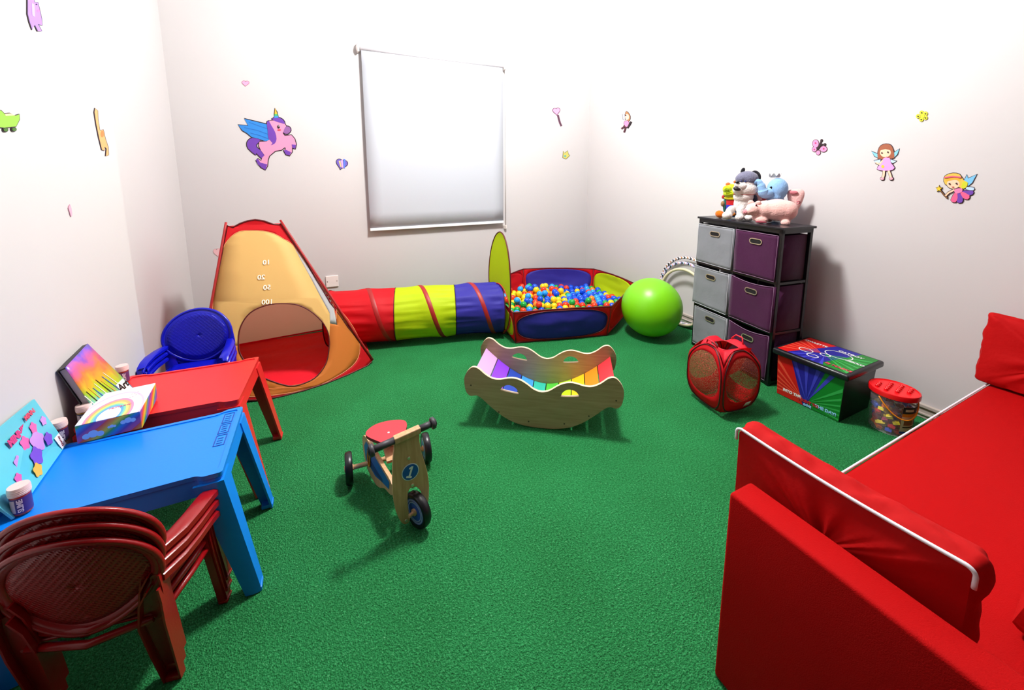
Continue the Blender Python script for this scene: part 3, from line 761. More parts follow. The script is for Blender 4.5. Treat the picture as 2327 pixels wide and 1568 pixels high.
hs_ = [('hula_hoop', 'hula hoop wound with black, white and gold tape, outermost against the right wall', .33, [(0, '#1a1a22'), (.25, '#e8e6ea'), (.5, '#a8703a'), (.7, '#d8d8e0')], 4.5, .0),
       ('hula_hoop', 'hula hoop wound with black, lilac and white tape, in front of the outer hoop', .305, [(0, '#16161c'), (.22, '#b8b0e0'), (.45, '#e8e6ea'), (.7, '#d86a86'), (.82, '#9fc8e8')], 4, .030),
       ('hula_hoop', 'plain cream hula hoop, innermost of the hoops leaning on the wall', .275, None, 5, .058)]
for nm, lb, R_, cl, k_, dx in hs_:
    bm = NB(); n = 96; pts = [(R_ * math.cos(2 * PI * k / n), R_ * math.sin(2 * PI * k / n), 0) for k in range(n)]
    tube(bm, pts, .014, 12, closed=True)
    o = obj(nm, bm, hoopmat('hoop_tape', cl, k_) if cl else mat('#d9cfae', .35), smooth=True)
    lean = math.radians(86.5); z = R_ * math.sin(lean) + .016
    o.rotation_euler = (0, -lean, 0) ; o.location = (WX - .046 - dx - R_ * math.cos(lean), 2.66, z)
    tag(o, lb, 'hoop', 'hoops leaning on the wall')

# ------------------------------------------------------------------ storage shelf with fabric drawers
SW, SD, SH = .74, .29, 1.139
base = Vector((2.786, 1.568, 0)); srz = math.radians(-8)
# local frame: x along the front from the near end to the far end, y into the wall
t = thing('drawer_tower', 'tall black framed storage tower with six grey and purple fabric drawers', 'storage unit', base, math.radians(90) + srz)
# local x -> world +Y(ish); local y -> world -X, so depth is -y
blk = mat('#0c0b10', .35); 
def sb(bm, x0, x1, y0, y1, z0, z1, bev=.002): box(bm, ((x0 + x1) / 2, -(y0 + y1) / 2, (z0 + z1) / 2), (x1 - x0, y1 - y0, z1 - z0), bev=bev)
for x in (0, SW - .024):
    for y in (0, SD - .024):
        bm = NB(); sb(bm, x, x + .024, y, y + .024, .0, SH - .02); obj('post', bm, blk, t)
bm = NB(); sb(bm, SW / 2 - .008, SW / 2 + .008, 0, .016, .02, SH - .02); obj('post', bm, blk, t)
rows_z = [.03, .395, .755]
for z in rows_z[1:] + [.03]:
    bm = NB(); sb(bm, .0, SW, .002, .016, z - .018, z, .001); sb(bm, 0, SW, SD - .016, SD, z - .018, z, .001); sb(bm, .002, .016, 0, SD, z - .018, z, .001); sb(bm, SW - .016, SW - .002, 0, SD, z - .018, z, .001); sb(bm, .01, SW - .01, .01, SD - .01, z - .012, z - .006, .001)
    obj('shelf_frame', bm, blk, t)
bm = NB(); sb(bm, -.012, SW + .012, -.012, SD + .012, SH - .016, SH, .003); obj('top_board', bm, mat('#14121a', .3, var=.2, vscale=20), t)
bm = NB(); sb(bm, .0, SW, .0, .014, SH - .045, SH - .016, .001); sb(bm, 0, .014, 0, SD, SH - .045, SH - .016, .001); obj('top_rail', bm, blk, t)
gry, pur = mat('#7e8086', .8, .2, bump=.3, bscale=14, var=.08, vscale=6, sheen=.1), mat('#401038', .8, .2, bump=.3, bscale=14, var=.1, vscale=6, sheen=.1)
for r_ in range(3):
    for c_ in range(2):
        z0 = rows_z[r_] + .004; z1 = (rows_z[r_ + 1] - .018 if r_ < 2 else SH - .048) - .012
        xa_, xb_ = (.022, SW / 2 - .012) if c_ == 0 else (SW / 2 + .012, SW - .022)
        out = {(0, 0): .0, (0, 1): .0, (1, 0): .012, (1, 1): .014, (2, 0): 0, (2, 1): .002}[(r_, c_)]
        sagc = {(0, 0): .022, (0, 1): .0, (1, 0): .018, (1, 1): .004, (2, 0): 0, (2, 1): .0}[(r_, c_)]
        m_ = pur if c_ == 0 else gry
        w_, h_ = xb_ - xa_, z1 - z0
        if out: xa_ -= .014 * (c_ == 0); xb_ += .016 * (c_ == 1)
        bm = NB()
        def front(u, v):
            x = xa_ + (xb_ - xa_) * u; z = z0 + h_ * v - (sagc * math.sin(u * PI) if v > .5 else 0) * (v - .5) * 2
            yb = -.006 - out + .006 * math.sin(u * PI) * math.sin(v * PI) + noise.noise(Vector((u * 3 + r_, v * 3 + c_ * 5, 0))) * .005
            return Vector((x, -yb, z))
        grid(bm, front, 14, 14)
        def sidew(x_):
            return lambda u, v: Vector((x_, -(-.006 - out) - (SD - .02) * u, z0 + h_ * v))
        grid(bm, sidew(xa_), 3, 3); grid(bm, sidew(xb_), 3, 3)
        grid(bm, lambda u, v: Vector((xa_ + (xb_ - xa_) * u, -(SD - .03), z0 + h_ * v)), 3, 3)
        grid(bm, lambda u, v: Vector((xa_ + (xb_ - xa_) * u, -(-.006) - (SD - .036) * v, z0)), 3, 3)
        dr = obj('drawer', bm, m_, t, label=('purple' if c_ == 0 else 'grey') + ' fabric drawer', mods=[('SOLIDIFY', dict(thickness=.003, offset=0))])
        bm = NB(); tube(bm, [front(k / 12, 1) + Vector((0, .002, 0)) for k in range(13)], .003, 6); tube(bm, [front(k / 12, 0) + Vector((0, .002, 0)) for k in range(13)], .002, 6)
        for u in (0, 1): tube(bm, [front(u, k / 6) + Vector((0, .002, 0)) for k in range(7)], .002, 6)
        obj('hem', bm, mat('#7c5a78' if c_ == 0 else '#b8bac0', .7), dr)
        fc = front(.5, .80) + Vector((0, .003, 0)); hw, hh = .030, .021
        stad = [(hw * s1 + hh * math.cos(q), hh * math.sin(q)) for s1, q0 in ((1, -90), (-1, 90)) for q in [math.radians(q0 + 180 * k / 8) for k in range(9)]]
        hw2 = hw; hh2 = hh - .006; st2 = [(hw * s1 + hh2 * math.cos(q), hh2 * math.sin(q)) for s1, q0 in ((1, -90), (-1, 90)) for q in [math.radians(q0 + 180 * k / 8) for k in range(9)]]
        bm = NB(); slab(bm, stad, [st2], lambda x, z: fc + Vector((x, 0, z)), Vector((0, .004, 0))); obj('handle_ring', bm, mat('#c9b8a0', .3, metal=.7), dr, label='metal ring of the handle slot')
        bm = NB(); slab(bm, st2, [], lambda x, z: fc + Vector((x, .0, z)), Vector((0, .0012, 0))); obj('handle_slot', bm, mat('#0a0808', .9), dr)
# ------------------------------------------------------------------ balance trike
TX, TYc = .265, 1.70
def pl(px, py, y0=1.545, lean=.06):   # board plane of the trike front
    n = Vector((.06, -1, lean)).normalized(); return onplane(px, py, (.27, y0, .2), n)
t = thing('wooden_trike', 'small wooden balance trike with red seat and a round number 1 badge', 'trike', (TX, TYc, 0))
o0 = Vector((TX, TYc, 0))
birch = woodmat('#c0946a', '#d4ac80', (30, 30, 3), 'birch'); tyre = mat('#0c0c14', .35, .5)
bo = crop([(775, 425), (900, 360), (1030, 300), (1045, 400), (1070, 540), (1115, 680), (1142, 800), (1152, 930), (1146, 1060), (1130, 1150), (1100, 1150), (1085, 1060), (1060, 965), (1010, 915), (950, 925), (915, 985), (915, 1100), (925, 1200), (940, 1285), (905, 1325), (870, 1330), (835, 1300), (790, 1210), (765, 1110), (748, 980), (746, 800), (752, 620), (765, 500)], 740, 920, 4.9)
bo = [(p.x, p.y) for p in smoothpoly(bo, 2)]
bm = NB(); slab(bm, bo, [], lambda x, y: pl(x, y) - o0, Vector((.0, .018, .001)), 0, 1)
fork = obj('front_board', bm, [birch, mat('#d9b27c', .5)], t, mods=[('BEVEL', dict(width=.002, segments=2, limit_method='ANGLE', angle_limit=.9))])
cc = pl(740 + 943 / 4.9, 920 + 745 / 4.9) - o0
bx = (pl(740 + 1035 / 4.9, 920 + 745 / 4.9) - pl(740 + 850 / 4.9, 920 + 745 / 4.9)); bw = bx.length / 2 * .99
bx.normalize(); bn = Vector((.06, -1, .06)).normalized(); bz = bx.cross(bn); bz = -bz if bz.z < 0 else bz
def disc(bm, c, r, ax, az, n, mi=0, th=.001, seg=40): slab(bm, [(r * math.cos(2 * PI * k / seg), r * math.sin(2 * PI * k / seg)) for k in range(seg)], [], lambda x, y: c + ax * x + az * y, n * th, mi)
bm = NB(); disc(bm, cc + bn * .0005, bw, bx, bz, bn); disc(bm, cc + bn * .0015, bw * .90, bx, bz, bn, 1); slab(bm, [(q[0] * bw * .58, q[1] * bw * .66) for q in ((-.55, -1), (.55, -1), (.55, -.68), (.22, -.68), (.22, 1), (-.12, 1), (-.55, .68), (-.40, .44), (-.16, .60), (-.16, -.68), (-.55, -.68))], [], lambda x, y: cc + bn * .0026 + bx * x + bz * y, bn * .001, 0)
obj('number_badge', bm, [mat('#e8ecf2', .4), mat('#1c55b4', .4)], t, label='round blue badge with the number 1')
for q in ((925, 590), (965, 890), (895, 1285)):
    bm = NB(); c = pl(740 + q[0] / 4.9, 920 + q[1] / 4.9) - o0; tube(bm, [c + bn * -.002, c + bn * .005], .0058, 12); obj('bolt', bm, mat('#d8ccb4', .3, metal=.8), t)
hl_, hr_ = onplane(846, 1023, (.13, 1.55, .42), (0.06, -1, 0)) - o0, onplane(982, 962, (.39, 1.575, .42), (0.06, -1, 0)) - o0
hb = hl_.lerp(hr_, .0); hd = (hr_ - hl_).normalized()
Lh = (hr_ - hl_).length
bm = NB(); box(bm, hl_.lerp(hr_, .565), (Lh * .44, .03, .028), rot=hd.to_track_quat('X', 'Z').to_matrix(), bev=.004); obj('handlebar_block', bm, birch, t)
for f0, f1, e in ((.0, .35, 0), (1.0, .78, 1)):
    bm = NB(); a_, b_ = hl_.lerp(hr_, f0), hl_.lerp(hr_, f1); tube(bm, [a_, b_], .0145, 8)
    d_ = (a_ - b_).normalized(); tube(bm, [a_ - d_ * .006, a_ - d_ * .004, a_ + d_ * .010, a_ + d_ * .012], [.021, .025, .025, .020], 24)
    for k in range(2): tube(bm, [a_ + d_ * (.013 + k * .003), a_ + d_ * (.0145 + k * .003)], .018 - k * .005, 16)
    obj('handle_grip', bm, mat('#3c3a40', .5), t, label='dark rubber grip')
def wheel(name, c, r, w, ax, hubc, ringc, side):
    """c centre, ax axle direction"""
    ax = Vector(ax).normalized(); Q = ax.to_track_quat('Z', 'Y').to_matrix().to_4x4(); Mx = Matrix.Translation(c) @ Q
    b = NB(); n = 14
    prof = [(r * .74, -w * .42), (r * .80, -w * .5), (r * .93, -w * .48), (r * .985, -w * .3), (r, 0), (r * .985, w * .3), (r * .93, w * .48), (r * .80, w * .5), (r * .74, w * .42)]
    lathe(b, prof, seg=48, cap=False); bm = NB(); merge(bm, b, Mx); wh = obj(name, bm, tyre, t, smooth=True)
    b = NB(); lathe(b, [(.001, -w * .40), (r * .75, -w * .40), (r * .75, w * .40), (.001, w * .40)], seg=48); bm = NB(); merge(bm, b, Mx); obj('wheel_disc', bm, mat('#1f3f9e', .45), wh)
    for s in (-1, 1):
        for r0, r1, cl in ((.22, .50, ringc), (.50, .56, '#9fb0d8'), (.60, .70, '#8c9ad0')):
            b = NB(); slab(b, [(r * r1 * math.cos(2 * PI * k / 40), r * r1 * math.sin(2 * PI * k / 40)) for k in range(40)], [[(r * r0 * math.cos(2 * PI * k / 40), r * r0 * math.sin(2 * PI * k / 40)) for k in range(40)]], lambda x, y: Vector((x, y, s * (w * .40 + .0005))), Vector((0, 0, s * .0008)))
            bm = NB(); merge(bm, b, Mx); obj('wheel_ring', bm, mat(cl, .45), wh)
    bm = NB(); tube(bm, [Vector(c) - ax * (w * .62), Vector(c) + ax * (w * .62)], r * .19, 20); obj('hub', bm, birch, wh)
fa = Vector((-.88, -.44, 0)).normalized()
wheel('front_wheel', Vector((.296, 1.535, .076)) - o0, .0755, .036, fa, '#1f3f9e', '#2c4fae', 1)
bm = NB(); c = Vector((.296, 1.535, .076)) - o0; tube(bm, [c + fa * .045, c - fa * .040], .008, 12); obj('axle', bm, birch, t)
ra = Vector((1, -.04, 0)).normalized()
wheel('rear_wheel', Vector((.050, 1.925, .0745)) - o0, .0745, .034, ra, '#1f3f9e', '#3c7cd0', -1)
wheel('rear_wheel', Vector((.425, 1.905, .0745)) - o0, .0745, .034, ra, '#1f3f9e', '#3c7cd0', -1)
bm = NB(); tube(bm, [Vector((.03, 1.926, .073)) - o0, Vector((.445, 1.904, .073)) - o0], .011, 14); obj('axle', bm, birch, t)
# body: two boards running from the seat to the front, painted blue
bd_ = [(1.945, .045), (1.90, .035), (1.82, .035), (1.75, .06), (1.68, .105), (1.60, .13), (1.57, .17), (1.60, .20), (1.70, .20), (1.80, .205), (1.90, .215), (1.965, .20), (1.985, .15), (1.975, .09)]
bd_ = [(p.x, p.y) for p in smoothpoly(bd_, 3)]
for x_, sp_k in ((.205, -.20), (.285, .08)):
    bm = NB(); slab(bm, bd_, [], lambda y, z: Vector((x_ - TX + (y - 1.57) * sp_k, y - TYc, z)), Vector((.016, 0, 0)))
    s_ = obj('body_side', bm, birch, t)
    if x_ < .25:
        pb = [(1.94, .085), (1.80, .085), (1.72, .115), (1.62, .145), (1.61, .185), (1.72, .188), (1.92, .195), (1.955, .15)]
        bm = NB(); slab(bm, pb, [], lambda y, z: Vector((x_ - TX + (y - 1.57) * sp_k - .0006, y - TYc, z)), Vector((-.0010, 0, 0)))
        pb2 = [(1.93, .095), (1.82, .095), (1.70, .125), (1.70, .140), (1.93, .125)]
        slab(bm, pb2, [], lambda y, z: Vector((x_ - TX + (y - 1.57) * sp_k - .0018, y - TYc, z)), Vector((-.0008, 0, 0)), 1)
        obj('painted_panel', bm, [mat('#1d62b0', .4), mat('#143a80', .4)], s_, label='blue painted side with a yellow ring')
        bm = NB(); tube(bm, [Vector((x_ - TX - .006 + (.302 + .016 * math.cos(q)) * sp_k, 1.872 + .016 * math.cos(q) - TYc, .135 + .045 * math.sin(q))) for q in [2 * PI * k / 24 for k in range(24)]], .0035, 6, closed=True); obj('ring_mark', bm, mat('#e0901c', .4), s_)
bm = NB(); box(bm, Vector((.250, 1.78, .212)) - o0, (.10, .16, .014), bev=.003); obj('body_top', bm, birch, t)
bm = NB(); box(bm, Vector((.254, 1.66, .235)) - o0, (.035, .08, .05), bev=.004); tube(bm, [Vector((.255, 1.64, .12)) - o0, Vector((.262, 1.575, .24)) - o0], .014, 12); obj('steering_joint', bm, mat('#b02a1c', .5), t, label='red steering block')
# seat: rounded triangle, broad at the back
st = onz(832, 990, .285), onz(925, 962, .285)
sp_ = [onz(740 + x / 4.9, 920 + y / 4.9, .285) for x, y in ((445, 325), (470, 275), (560, 215), (690, 178), (810, 165), (880, 175), (905, 215), (890, 280), (850, 340), (760, 395), (690, 425), (640, 425), (560, 395), (480, 360))]
sp2 = [(p.x, p.y) for p in smoothpoly([(p.x, p.y) for p in sp_], 4)]
bm = NB(); slab(bm, sp2, [], lambda x, y: Vector((x - TX, y - TYc, .270)), Vector((0, 0, .015)), 0, 1)
obj('seat', bm, [mat('#d8303c', .5), mat('#7c1420', .5)], t, mods=[('BEVEL', dict(width=.003, segments=3, limit_method='ANGLE', angle_limit=.9))])
sc_ = onz(740 + 700 / 4.9, 920 + 308 / 4.9, .285) - o0
bm = NB(); sph(bm, sc_, (.006, .006, .003)); obj('bolt', bm, mat('#e6e6ea', .25, metal=.8), t)
bm = NB(); tube(bm, [Vector((sc_.x, sc_.y, .272)), Vector((.25 - TX, 1.80 - TYc, .215))], .018, 12); obj('seat_post', bm, birch, t)

# ------------------------------------------------------------------ pop-up hamper
meshm = None
def netmat(c, nm, al=.55):
    M = bpy.data.materials.new(nm); M.use_nodes = True; nt = M.node_tree; N = nt.nodes; L = nt.links; b = N['Principled BSDF']
    b.inputs['Base Color'].default_value = lin(c); b.inputs['Roughness'].default_value = .6
    tc = N.new('ShaderNodeTexCoord'); v = N.new('ShaderNodeTexVoronoi'); v.inputs['Scale'].default_value = 150; v.feature = 'DISTANCE_TO_EDGE'; L.new(tc.outputs['Object'], v.inputs['Vector'])
    g = N.new('ShaderNodeMath'); g.operation = 'GREATER_THAN'; g.inputs[1].default_value = al; L.new(v.outputs['Distance'], g.inputs[0])
    tr = N.new('ShaderNodeBsdfTransparent'); tr.inputs['Color'].default_value = (.92, .85, .8, 1); mx = N.new('ShaderNodeMixShader'); L.new(g.outputs[0], mx.inputs[0]); L.new(b.outputs[0], mx.inputs[1]); L.new(tr.outputs[0], mx.inputs[2])
    L.new(mx.outputs[0], N['Material Output'].inputs['Surface']); return M
net = netmat('#a04a34', 'net_red', .11)
HN = Vector((2.130, 1.458, 0)); HS = .30; HH = .415; hrz = math.radians(-9)
t = thing('popup_hamper', 'small red pop-up mesh laundry hamper with a white care tag in front of the drawers', 'hamper', HN, hrz)
def sq(u): return max(-1, min(1, u))
def hcorner(z):  # inset of the corners near top and bottom (pop-up sides are rounded)
    f = abs(z / HH - .5) * 2; return .045 * f ** 3
def side_pt(k, u, v, off=0):
    z = .006 + (HH - .006) * v; e_ = abs(2 * u - 1) ** 3; z = z + (v - .5) * -2 * ((.22 if v > .5 else .06) * HH * e_); ins = hcorner(z); bul = .022 * math.sin(u * PI) * math.sin(v * PI) + off
    a0, a1 = ins, HS - ins; w = a0 + (a1 - a0) * u
    return [Vector((w, ins - bul, z)), Vector((HS - ins + bul, w, z)), Vector((HS - w, HS - ins + bul, z)), Vector((ins - bul, HS - w, z))][k]
rs = fabric('#d8081a', .45, .15)
def sup(a, f, ow=.45, oh=.47, p=3.0, cx=.5, cy=.5):
    c, s = math.cos(a), math.sin(a); k = (abs(c) ** p + abs(s) ** p) ** (-1 / p); return cx + ow * k * c * f, cy + oh * k * s * f
def rect2(a):
    c, s = math.cos(a), math.sin(a); k = 1 / max(abs(c), abs(s)); return .5 + .5 * k * c, .5 + .5 * k * s
for k in range(4):
    wn = (.42, .34, .5, .56)
    bm = NB()
    def ring(u, v):
        o_ = sup(u * 2 * PI, 1, *wn[:2], 3.0, *wn[2:]); r_ = rect2(u * 2 * PI); return side_pt(k, o_[0] + (r_[0] - o_[0]) * v, o_[1] + (r_[1] - o_[1]) * v)
    grid(bm, ring, 72, 4, cu=True); sp = obj('side_panel', bm, rs, t, mods=[('SOLIDIFY', dict(thickness=.0015, offset=0))])
    bm = NB(); grid(bm, lambda u, v: side_pt(k, *sup(u * 2 * PI, max(v, .001), *wn[:2], 3.0, *wn[2:])), 72, 8, cu=True); bmesh.ops.remove_doubles(bm, verts=bm.verts, dist=.0006)
    obj('mesh_window', bm, net, sp, label='see-through netting')
    bm = NB(); tube(bm, [side_pt(k, *sup(2 * PI * q / 60, 1.0, .47, .485, 4.5), .002) for q in range(60)], .0042, 6, closed=True); obj('spring_wire', bm, mat('#3c0810', .4), sp)
bm = NB(); slab(bm, [(.06, .06), (HS - .06, .06), (HS - .06, HS - .06), (.06, HS - .06)], [], lambda x, y: Vector((x, y, .006)), Vector((0, 0, .002))); obj('base', bm, rs, t)
bm = NB()
def top(u, v):
    a = u * 2 * PI; o_ = sup(a, 1, .30, .30, 5); r_ = rect2(a); x = o_[0] + (r_[0] - o_[0]) * v; y = o_[1] + (r_[1] - o_[1]) * v
    ins = .04; w_ = min(abs(2 * x - 1), abs(2 * y - 1)) if v > .02 else 0; mx_ = (min(abs(2 * r_[0] - 1), abs(2 * r_[1] - 1))) ** 3 * (.22 * HH) * v ** 1.5; return Vector((ins + (HS - 2 * ins) * x, ins + (HS - 2 * ins) * y, HH + .003 - mx_ - .02 * (1 - v)))
grid(bm, top, 80, 5, cu=True); obj('top_rim', bm, fabric('#e81e34', .3, .2), t, mods=[('SOLIDIFY', dict(thickness=.0015, offset=0))])
bm = NB(); tube(bm, [top(q / 60, 0) for q in range(60)], .004, 6, closed=True); obj('rim_piping', bm, mat('#c01428', .5), t)
bm = NB()  # inner flap hanging behind the near window
grid(bm, lambda u, v: Vector((.10 + .17 * u * (1 - .25 * v), .055 + .02 * math.sin(u * PI) + .03 * v, HH - .01 - .19 * v + .05 * v * (2 * u - 1) ** 2)), 12, 12); obj('inner_flap', bm, fabric('#e00818', .3, .2), t)
for k, (u0, v0) in ((0, (.80, .14)),):
    bm = NB(); grid(bm, lambda u, v: side_pt(0, u0 - .16 + .17 * u, v0 - .035 + .08 * v, .005), 3, 3); obj('care_tag', bm, mat('#efe2e8', .6), t, label='white care tag', mods=[('SOLIDIFY', dict(thickness=.001, offset=1))])
for px, a0 in ((.0, 0), (HS, 1)):
    bm = NB(); x_ = .05 if a0 == 0 else HS - .05; tube(bm, [Vector((x_, HS * .35, HH)), Vector((x_ + (-.015 if a0 == 0 else .015), HS * .42, HH + .030)), Vector((x_ + (-.015 if a0 == 0 else .015), HS * .58, HH + .030)), Vector((x_, HS * .65, HH))], .005, 6); obj('handle', bm, mat('#d0142c', .6), t)

# ------------------------------------------------------------------ toy box
t = thing('toy_box', 'black storage box with red, blue and green printed front and lid against the right wall', 'storage box', (2.742, 1.112, 0))
BW, BD, BH = .385, .375, .326
bk = mat('#08080c', .3, .5)
# local: x 0..BD towards the wall, y 0..BW away
def tp(f): return .02 * (1 - f)
bm = NB()
def ringz(z, e): return [Vector((e, e, z)), Vector((BD - e, e, z)), Vector((BD - e, BW - e, z)), Vector((e, BW - e, z))]
loft(bm, [ringz(.002, .012), ringz(.29, 0), ringz(.29, .006), ringz(.012, .018)], cap=False, smooth=False); slab(bm, [(.012, .012), (BD - .012, .012), (BD - .012, BW - .012), (.012, BW - .012)], [], lambda x, y: Vector((x, y, .002)), Vector((0, 0, .01)))
body = obj('box_body', bm, bk, t)
def fplane(u, v, o=.0015):   # u: 0 far end .. 1 near end, v: 0 bottom..1 top  (front face, printed)
    z = .004 + .284 * v; e = .012 * (1 - z / .29); return Vector((e - o, BW - e - (BW - 2 * e) * u, z))
red_, blu_, grn_ = mat('#c41412', .4), mat('#1f1c8c', .4), mat('#0c7a22', .4)
red2, blu2, grn2, glow = mat('#e05038', .4), mat('#3a3cb8', .4), mat('#2fa048', .4), mat('#e8b48c', .4)
bm = NB(); TH0 = Vector((-.0008, 0, 0))
def fp(loop, mi, o): slab(bm, loop, [], lambda u, v: fplane(u, v, o), TH0, mi)
fp([(.0, .0), (.45, .0), (.22, 1), (.0, 1)], 0, .001); fp([(.45, .0), (.5, .0), (.74, 1), (.22, 1)], 1, .001); fp([(.5, .0), (1, 0), (1, 1), (.74, 1)], 2, .001)
def rays(cx, cy, lo, hi, n, mi, lim, o):
    for k in range(n):
        a0 = lo + (hi - lo) * (k + .2) / n; a1 = lo + (hi - lo) * (k + .55) / n; pts = [(cx, cy)]
        for a in (a0, a1):
            dx, dy = math.cos(a), math.sin(a); tt = min([(q - cx) / dx for q in (lim[0], lim[1]) if abs(dx) > 1e-6 and (q - cx) / dx > 0] + [(q - cy) / dy for q in (0.005, .995) if abs(dy) > 1e-6 and (q - cy) / dy > 0]); pts.append((cx + dx * tt, cy + dy * tt))
        fp(pts, mi, o)
rays(.46, .12, math.radians(118), math.radians(186), 6, 3, (.005, .995), .002)
rays(.50, .12, math.radians(64), math.radians(112), 4, 4, (.005, .995), .002)
rays(.52, .12, math.radians(-14), math.radians(60), 6, 5, (.005, .995), .002)
0 and fp([(.49 + .06 * math.cos(a) * (1 + .35 * math.cos(6 * a)), .26 + .09 * math.sin(a) * (1 + .35 * math.cos(6 * a))) for a in [2 * PI * k / 36 for k in range(36)]], 6, .003)
obj('printed_front', bm, [red_, blu_, grn_, red2, blu2, grn2, glow], body, label='printed front with red, blue and green rays')
wt, rd, lb = mat('#e6e6e6', .4), mat('#b01c2c', .4), mat('#8cc4f0', .4)
bm = NB()
text_on(bm, 'INTO THE', .024, fplane(.26, .165, .0035), (0, -1, 0), (0, 0, 1), 0, bold=.0012)
text_on(bm, 'NIGHT TO', .024, fplane(.535, .12, .0045), (0, -1, 0), (0, 0, 1), 1, bold=.0015)
text_on(bm, 'SAVE', .020, fplane(.525, .035, .0035), (0, -1, 0), (0, 0, 1), 2, bold=.0012)
text_on(bm, 'THE DAY!', .026, fplane(.80, .125, .0035), (0, -1, 0), (0, 0, 1), 2, bold=.0012)
obj('lettering', bm, [wt, rd, lb], body)
ov = .026; z0, z1 = .286, BH
bm = NB(); box(bm, (BD / 2, BW / 2, (z0 + z1) / 2), (BD + 2 * ov, BW + 2 * ov, z1 - z0), bev=.012, seg=3)
lid = obj('lid', bm, mat('#15151c', .3, .5), t, smooth=True)
bm = NB(); TH0 = Vector((0, 0, .0006))
def lp(u, v, o=.001): return Vector((-ov + .022 + (BD + 2 * ov - .044) * v, BW + ov - .022 - (BW + 2 * ov - .044) * u, z1 + o))
def lf(loop, mi, o): slab(bm, loop, [], lambda u, v: lp(u, v, o), TH0, mi)
lf([(0, 0), (.16, 0), (.42, 1), (0, 1)], 0, .0005); lf([(.16, 0), (.62, 0), (.78, 1), (.42, 1)], 1, .0005); lf([(.62, 0), (1, 0), (1, 1), (.78, 1)], 2, .0005)
fp = lambda loop, mi, o: lf(loop, mi, o)
rays(.45, .45, math.radians(135), math.radians(225), 6, 3, (.005, .995), .0015); rays(.5, .45, math.radians(-45), math.radians(45), 6, 5, (.005, .995), .0015); rays(.5, .45, math.radians(232), math.radians(300), 4, 4, (.005, .995), .0015)
obj('printed_lid', bm, [red_, blu_, grn_, red2, blu2, grn2, glow], lid, label='printed lid with red, blue and green rays')
bm = NB()
text_on(bm, 'OWLETTE', .030, lp(.20, .80, .003), (0, -1, 0), (1, 0, 0), 0, bold=.0008); text_on(bm, 'CATBOY', .034, lp(.70, .82, .003), (0, -1, 0), (1, 0, 0), 0, bold=.001); text_on(bm, 'GEKKO', .030, lp(.88, .52, .003), (0, -1, 0), (1, 0, 0), 0, bold=.001)
text_on(bm, 'PJ MASKS', .034, lp(.84, .12, .003), (0, -1, 0), (1, 0, 0), 1, bold=.001)
obj('lettering', bm, [wt, mat('#d8405c', .4)], lid, label='white lettering on the lid')
for q_, r_ in (((.27, .34), .042), ((.44, .20), .034), ((.62, .62), .075), ((.52, .42), .030)):
    bm = NB(); c_ = lp(q_[0], q_[1], .003); slab(bm, [(r_ * math.cos(2 * PI * k / 28), r_ * .8 * math.sin(2 * PI * k / 28)) for k in range(28)], [[((r_ - .006) * math.cos(2 * PI * k / 28), (r_ - .006) * .8 * math.sin(2 * PI * k / 28)) for k in range(28)]], lambda x, y: c_ + Vector((y, x, 0)), Vector((0, 0, .0006)), 0)
    obj('printed_ring', bm, wt, lid)
# ------------------------------------------------------------------ bucket of bricks
BX, BYY = 3.005, .975
BX, BYY = 2.955, .963
t = thing('brick_bucket', 'clear plastic bucket of toy bricks with round red studded lid beside the toy box', 'bucket', (BX, BYY, 0))
clear = mat('#e8dce4', .08, .3, alpha=.14)
bm = NB(); lathe(bm, [(.086, .003), (.090, .006), (.103, .240)], seg=48, cap=False); lathe(bm, [(.0005, .002), (.086, .003)], seg=48, cap=False)
obj('bucket_body', bm, clear, t, smooth=True)
rdl = mat('#e01018', .3, .5)
bm = NB(); lathe(bm, [(.100, .228), (.113, .230), (.114, .250), (.111, .258), (.104, .260), (.102, .255), (.0005, .255)], seg=56, cap=False)
obj('lid', bm, rdl, t, smooth=True)
for r_, n_ in ((-.060, 3), (-.021, 5), (.019, 5), (.058, 3)):
    for k in range(n_):
        bm = NB(); lathe(bm, [(.0095, .255), (.0095, .2645), (.008, .266), (.0005, .266)], c=(r_ * .6 + (k - (n_ - 1) / 2) * .030 * .9, -r_ + (k - (n_ - 1) / 2) * .004, 0), seg=14, cap=False); obj('stud', bm, rdl, t, smooth=True)
bm = NB(); hp = [Vector((.106 * math.cos(a), .106 * math.sin(a), .220 - .10 * math.sin((a - math.radians(165)) / math.radians(140) * PI))) for a in [math.radians(165 + 140 * k / 24) for k in range(25)]]
tube(bm, hp, .0035, 8); obj('handle', bm, mat('#f08c14', .35), t, label='orange carrying handle')
bm = NB(); a0_, a1_ = math.radians(226), math.radians(305)
def lab(u, v): a = a0_ + (a1_ - a0_) * u; z = .03 + .165 * v; r = .0905 + (z / .225) * .0128 + .0008; return Vector((r * math.cos(a), r * math.sin(a), z))
grid(bm, lab, 20, 4, mi=0)
def strip(u0, u1, v0, v1, mi, o=.0006):
    grid(bm, lambda u, v: (lambda p: Vector((p.x * (1 + o / .09), p.y * (1 + o / .09), p.z)))(lab(u0 + (u1 - u0) * u, v0 + (v1 - v0) * v)), 10, 2, mi=mi)
strip(0, 1, .76, 1, 1); strip(.0, 1, .64, .76, 2); strip(.08, .42, .84, .93, 0, .0012); strip(.08, .9, .22, .27, 1); strip(.0, 1, 0, .08, 3); strip(.1, .5, .32, .5, 4); strip(.55, .9, .32, .6, 5); strip(.55, .85, .82, .95, 4, .0012)
obj('paper_label', bm, [mat('#cdbfa8', .6), mat('#1c1420', .6), mat('#e08a1c', .6), mat('#1c3c9c', .6), mat('#8c4a34', .6), mat('#5a4a6a', .6)], t, label='printed cardboard label')
random.seed(11)
brick = {}
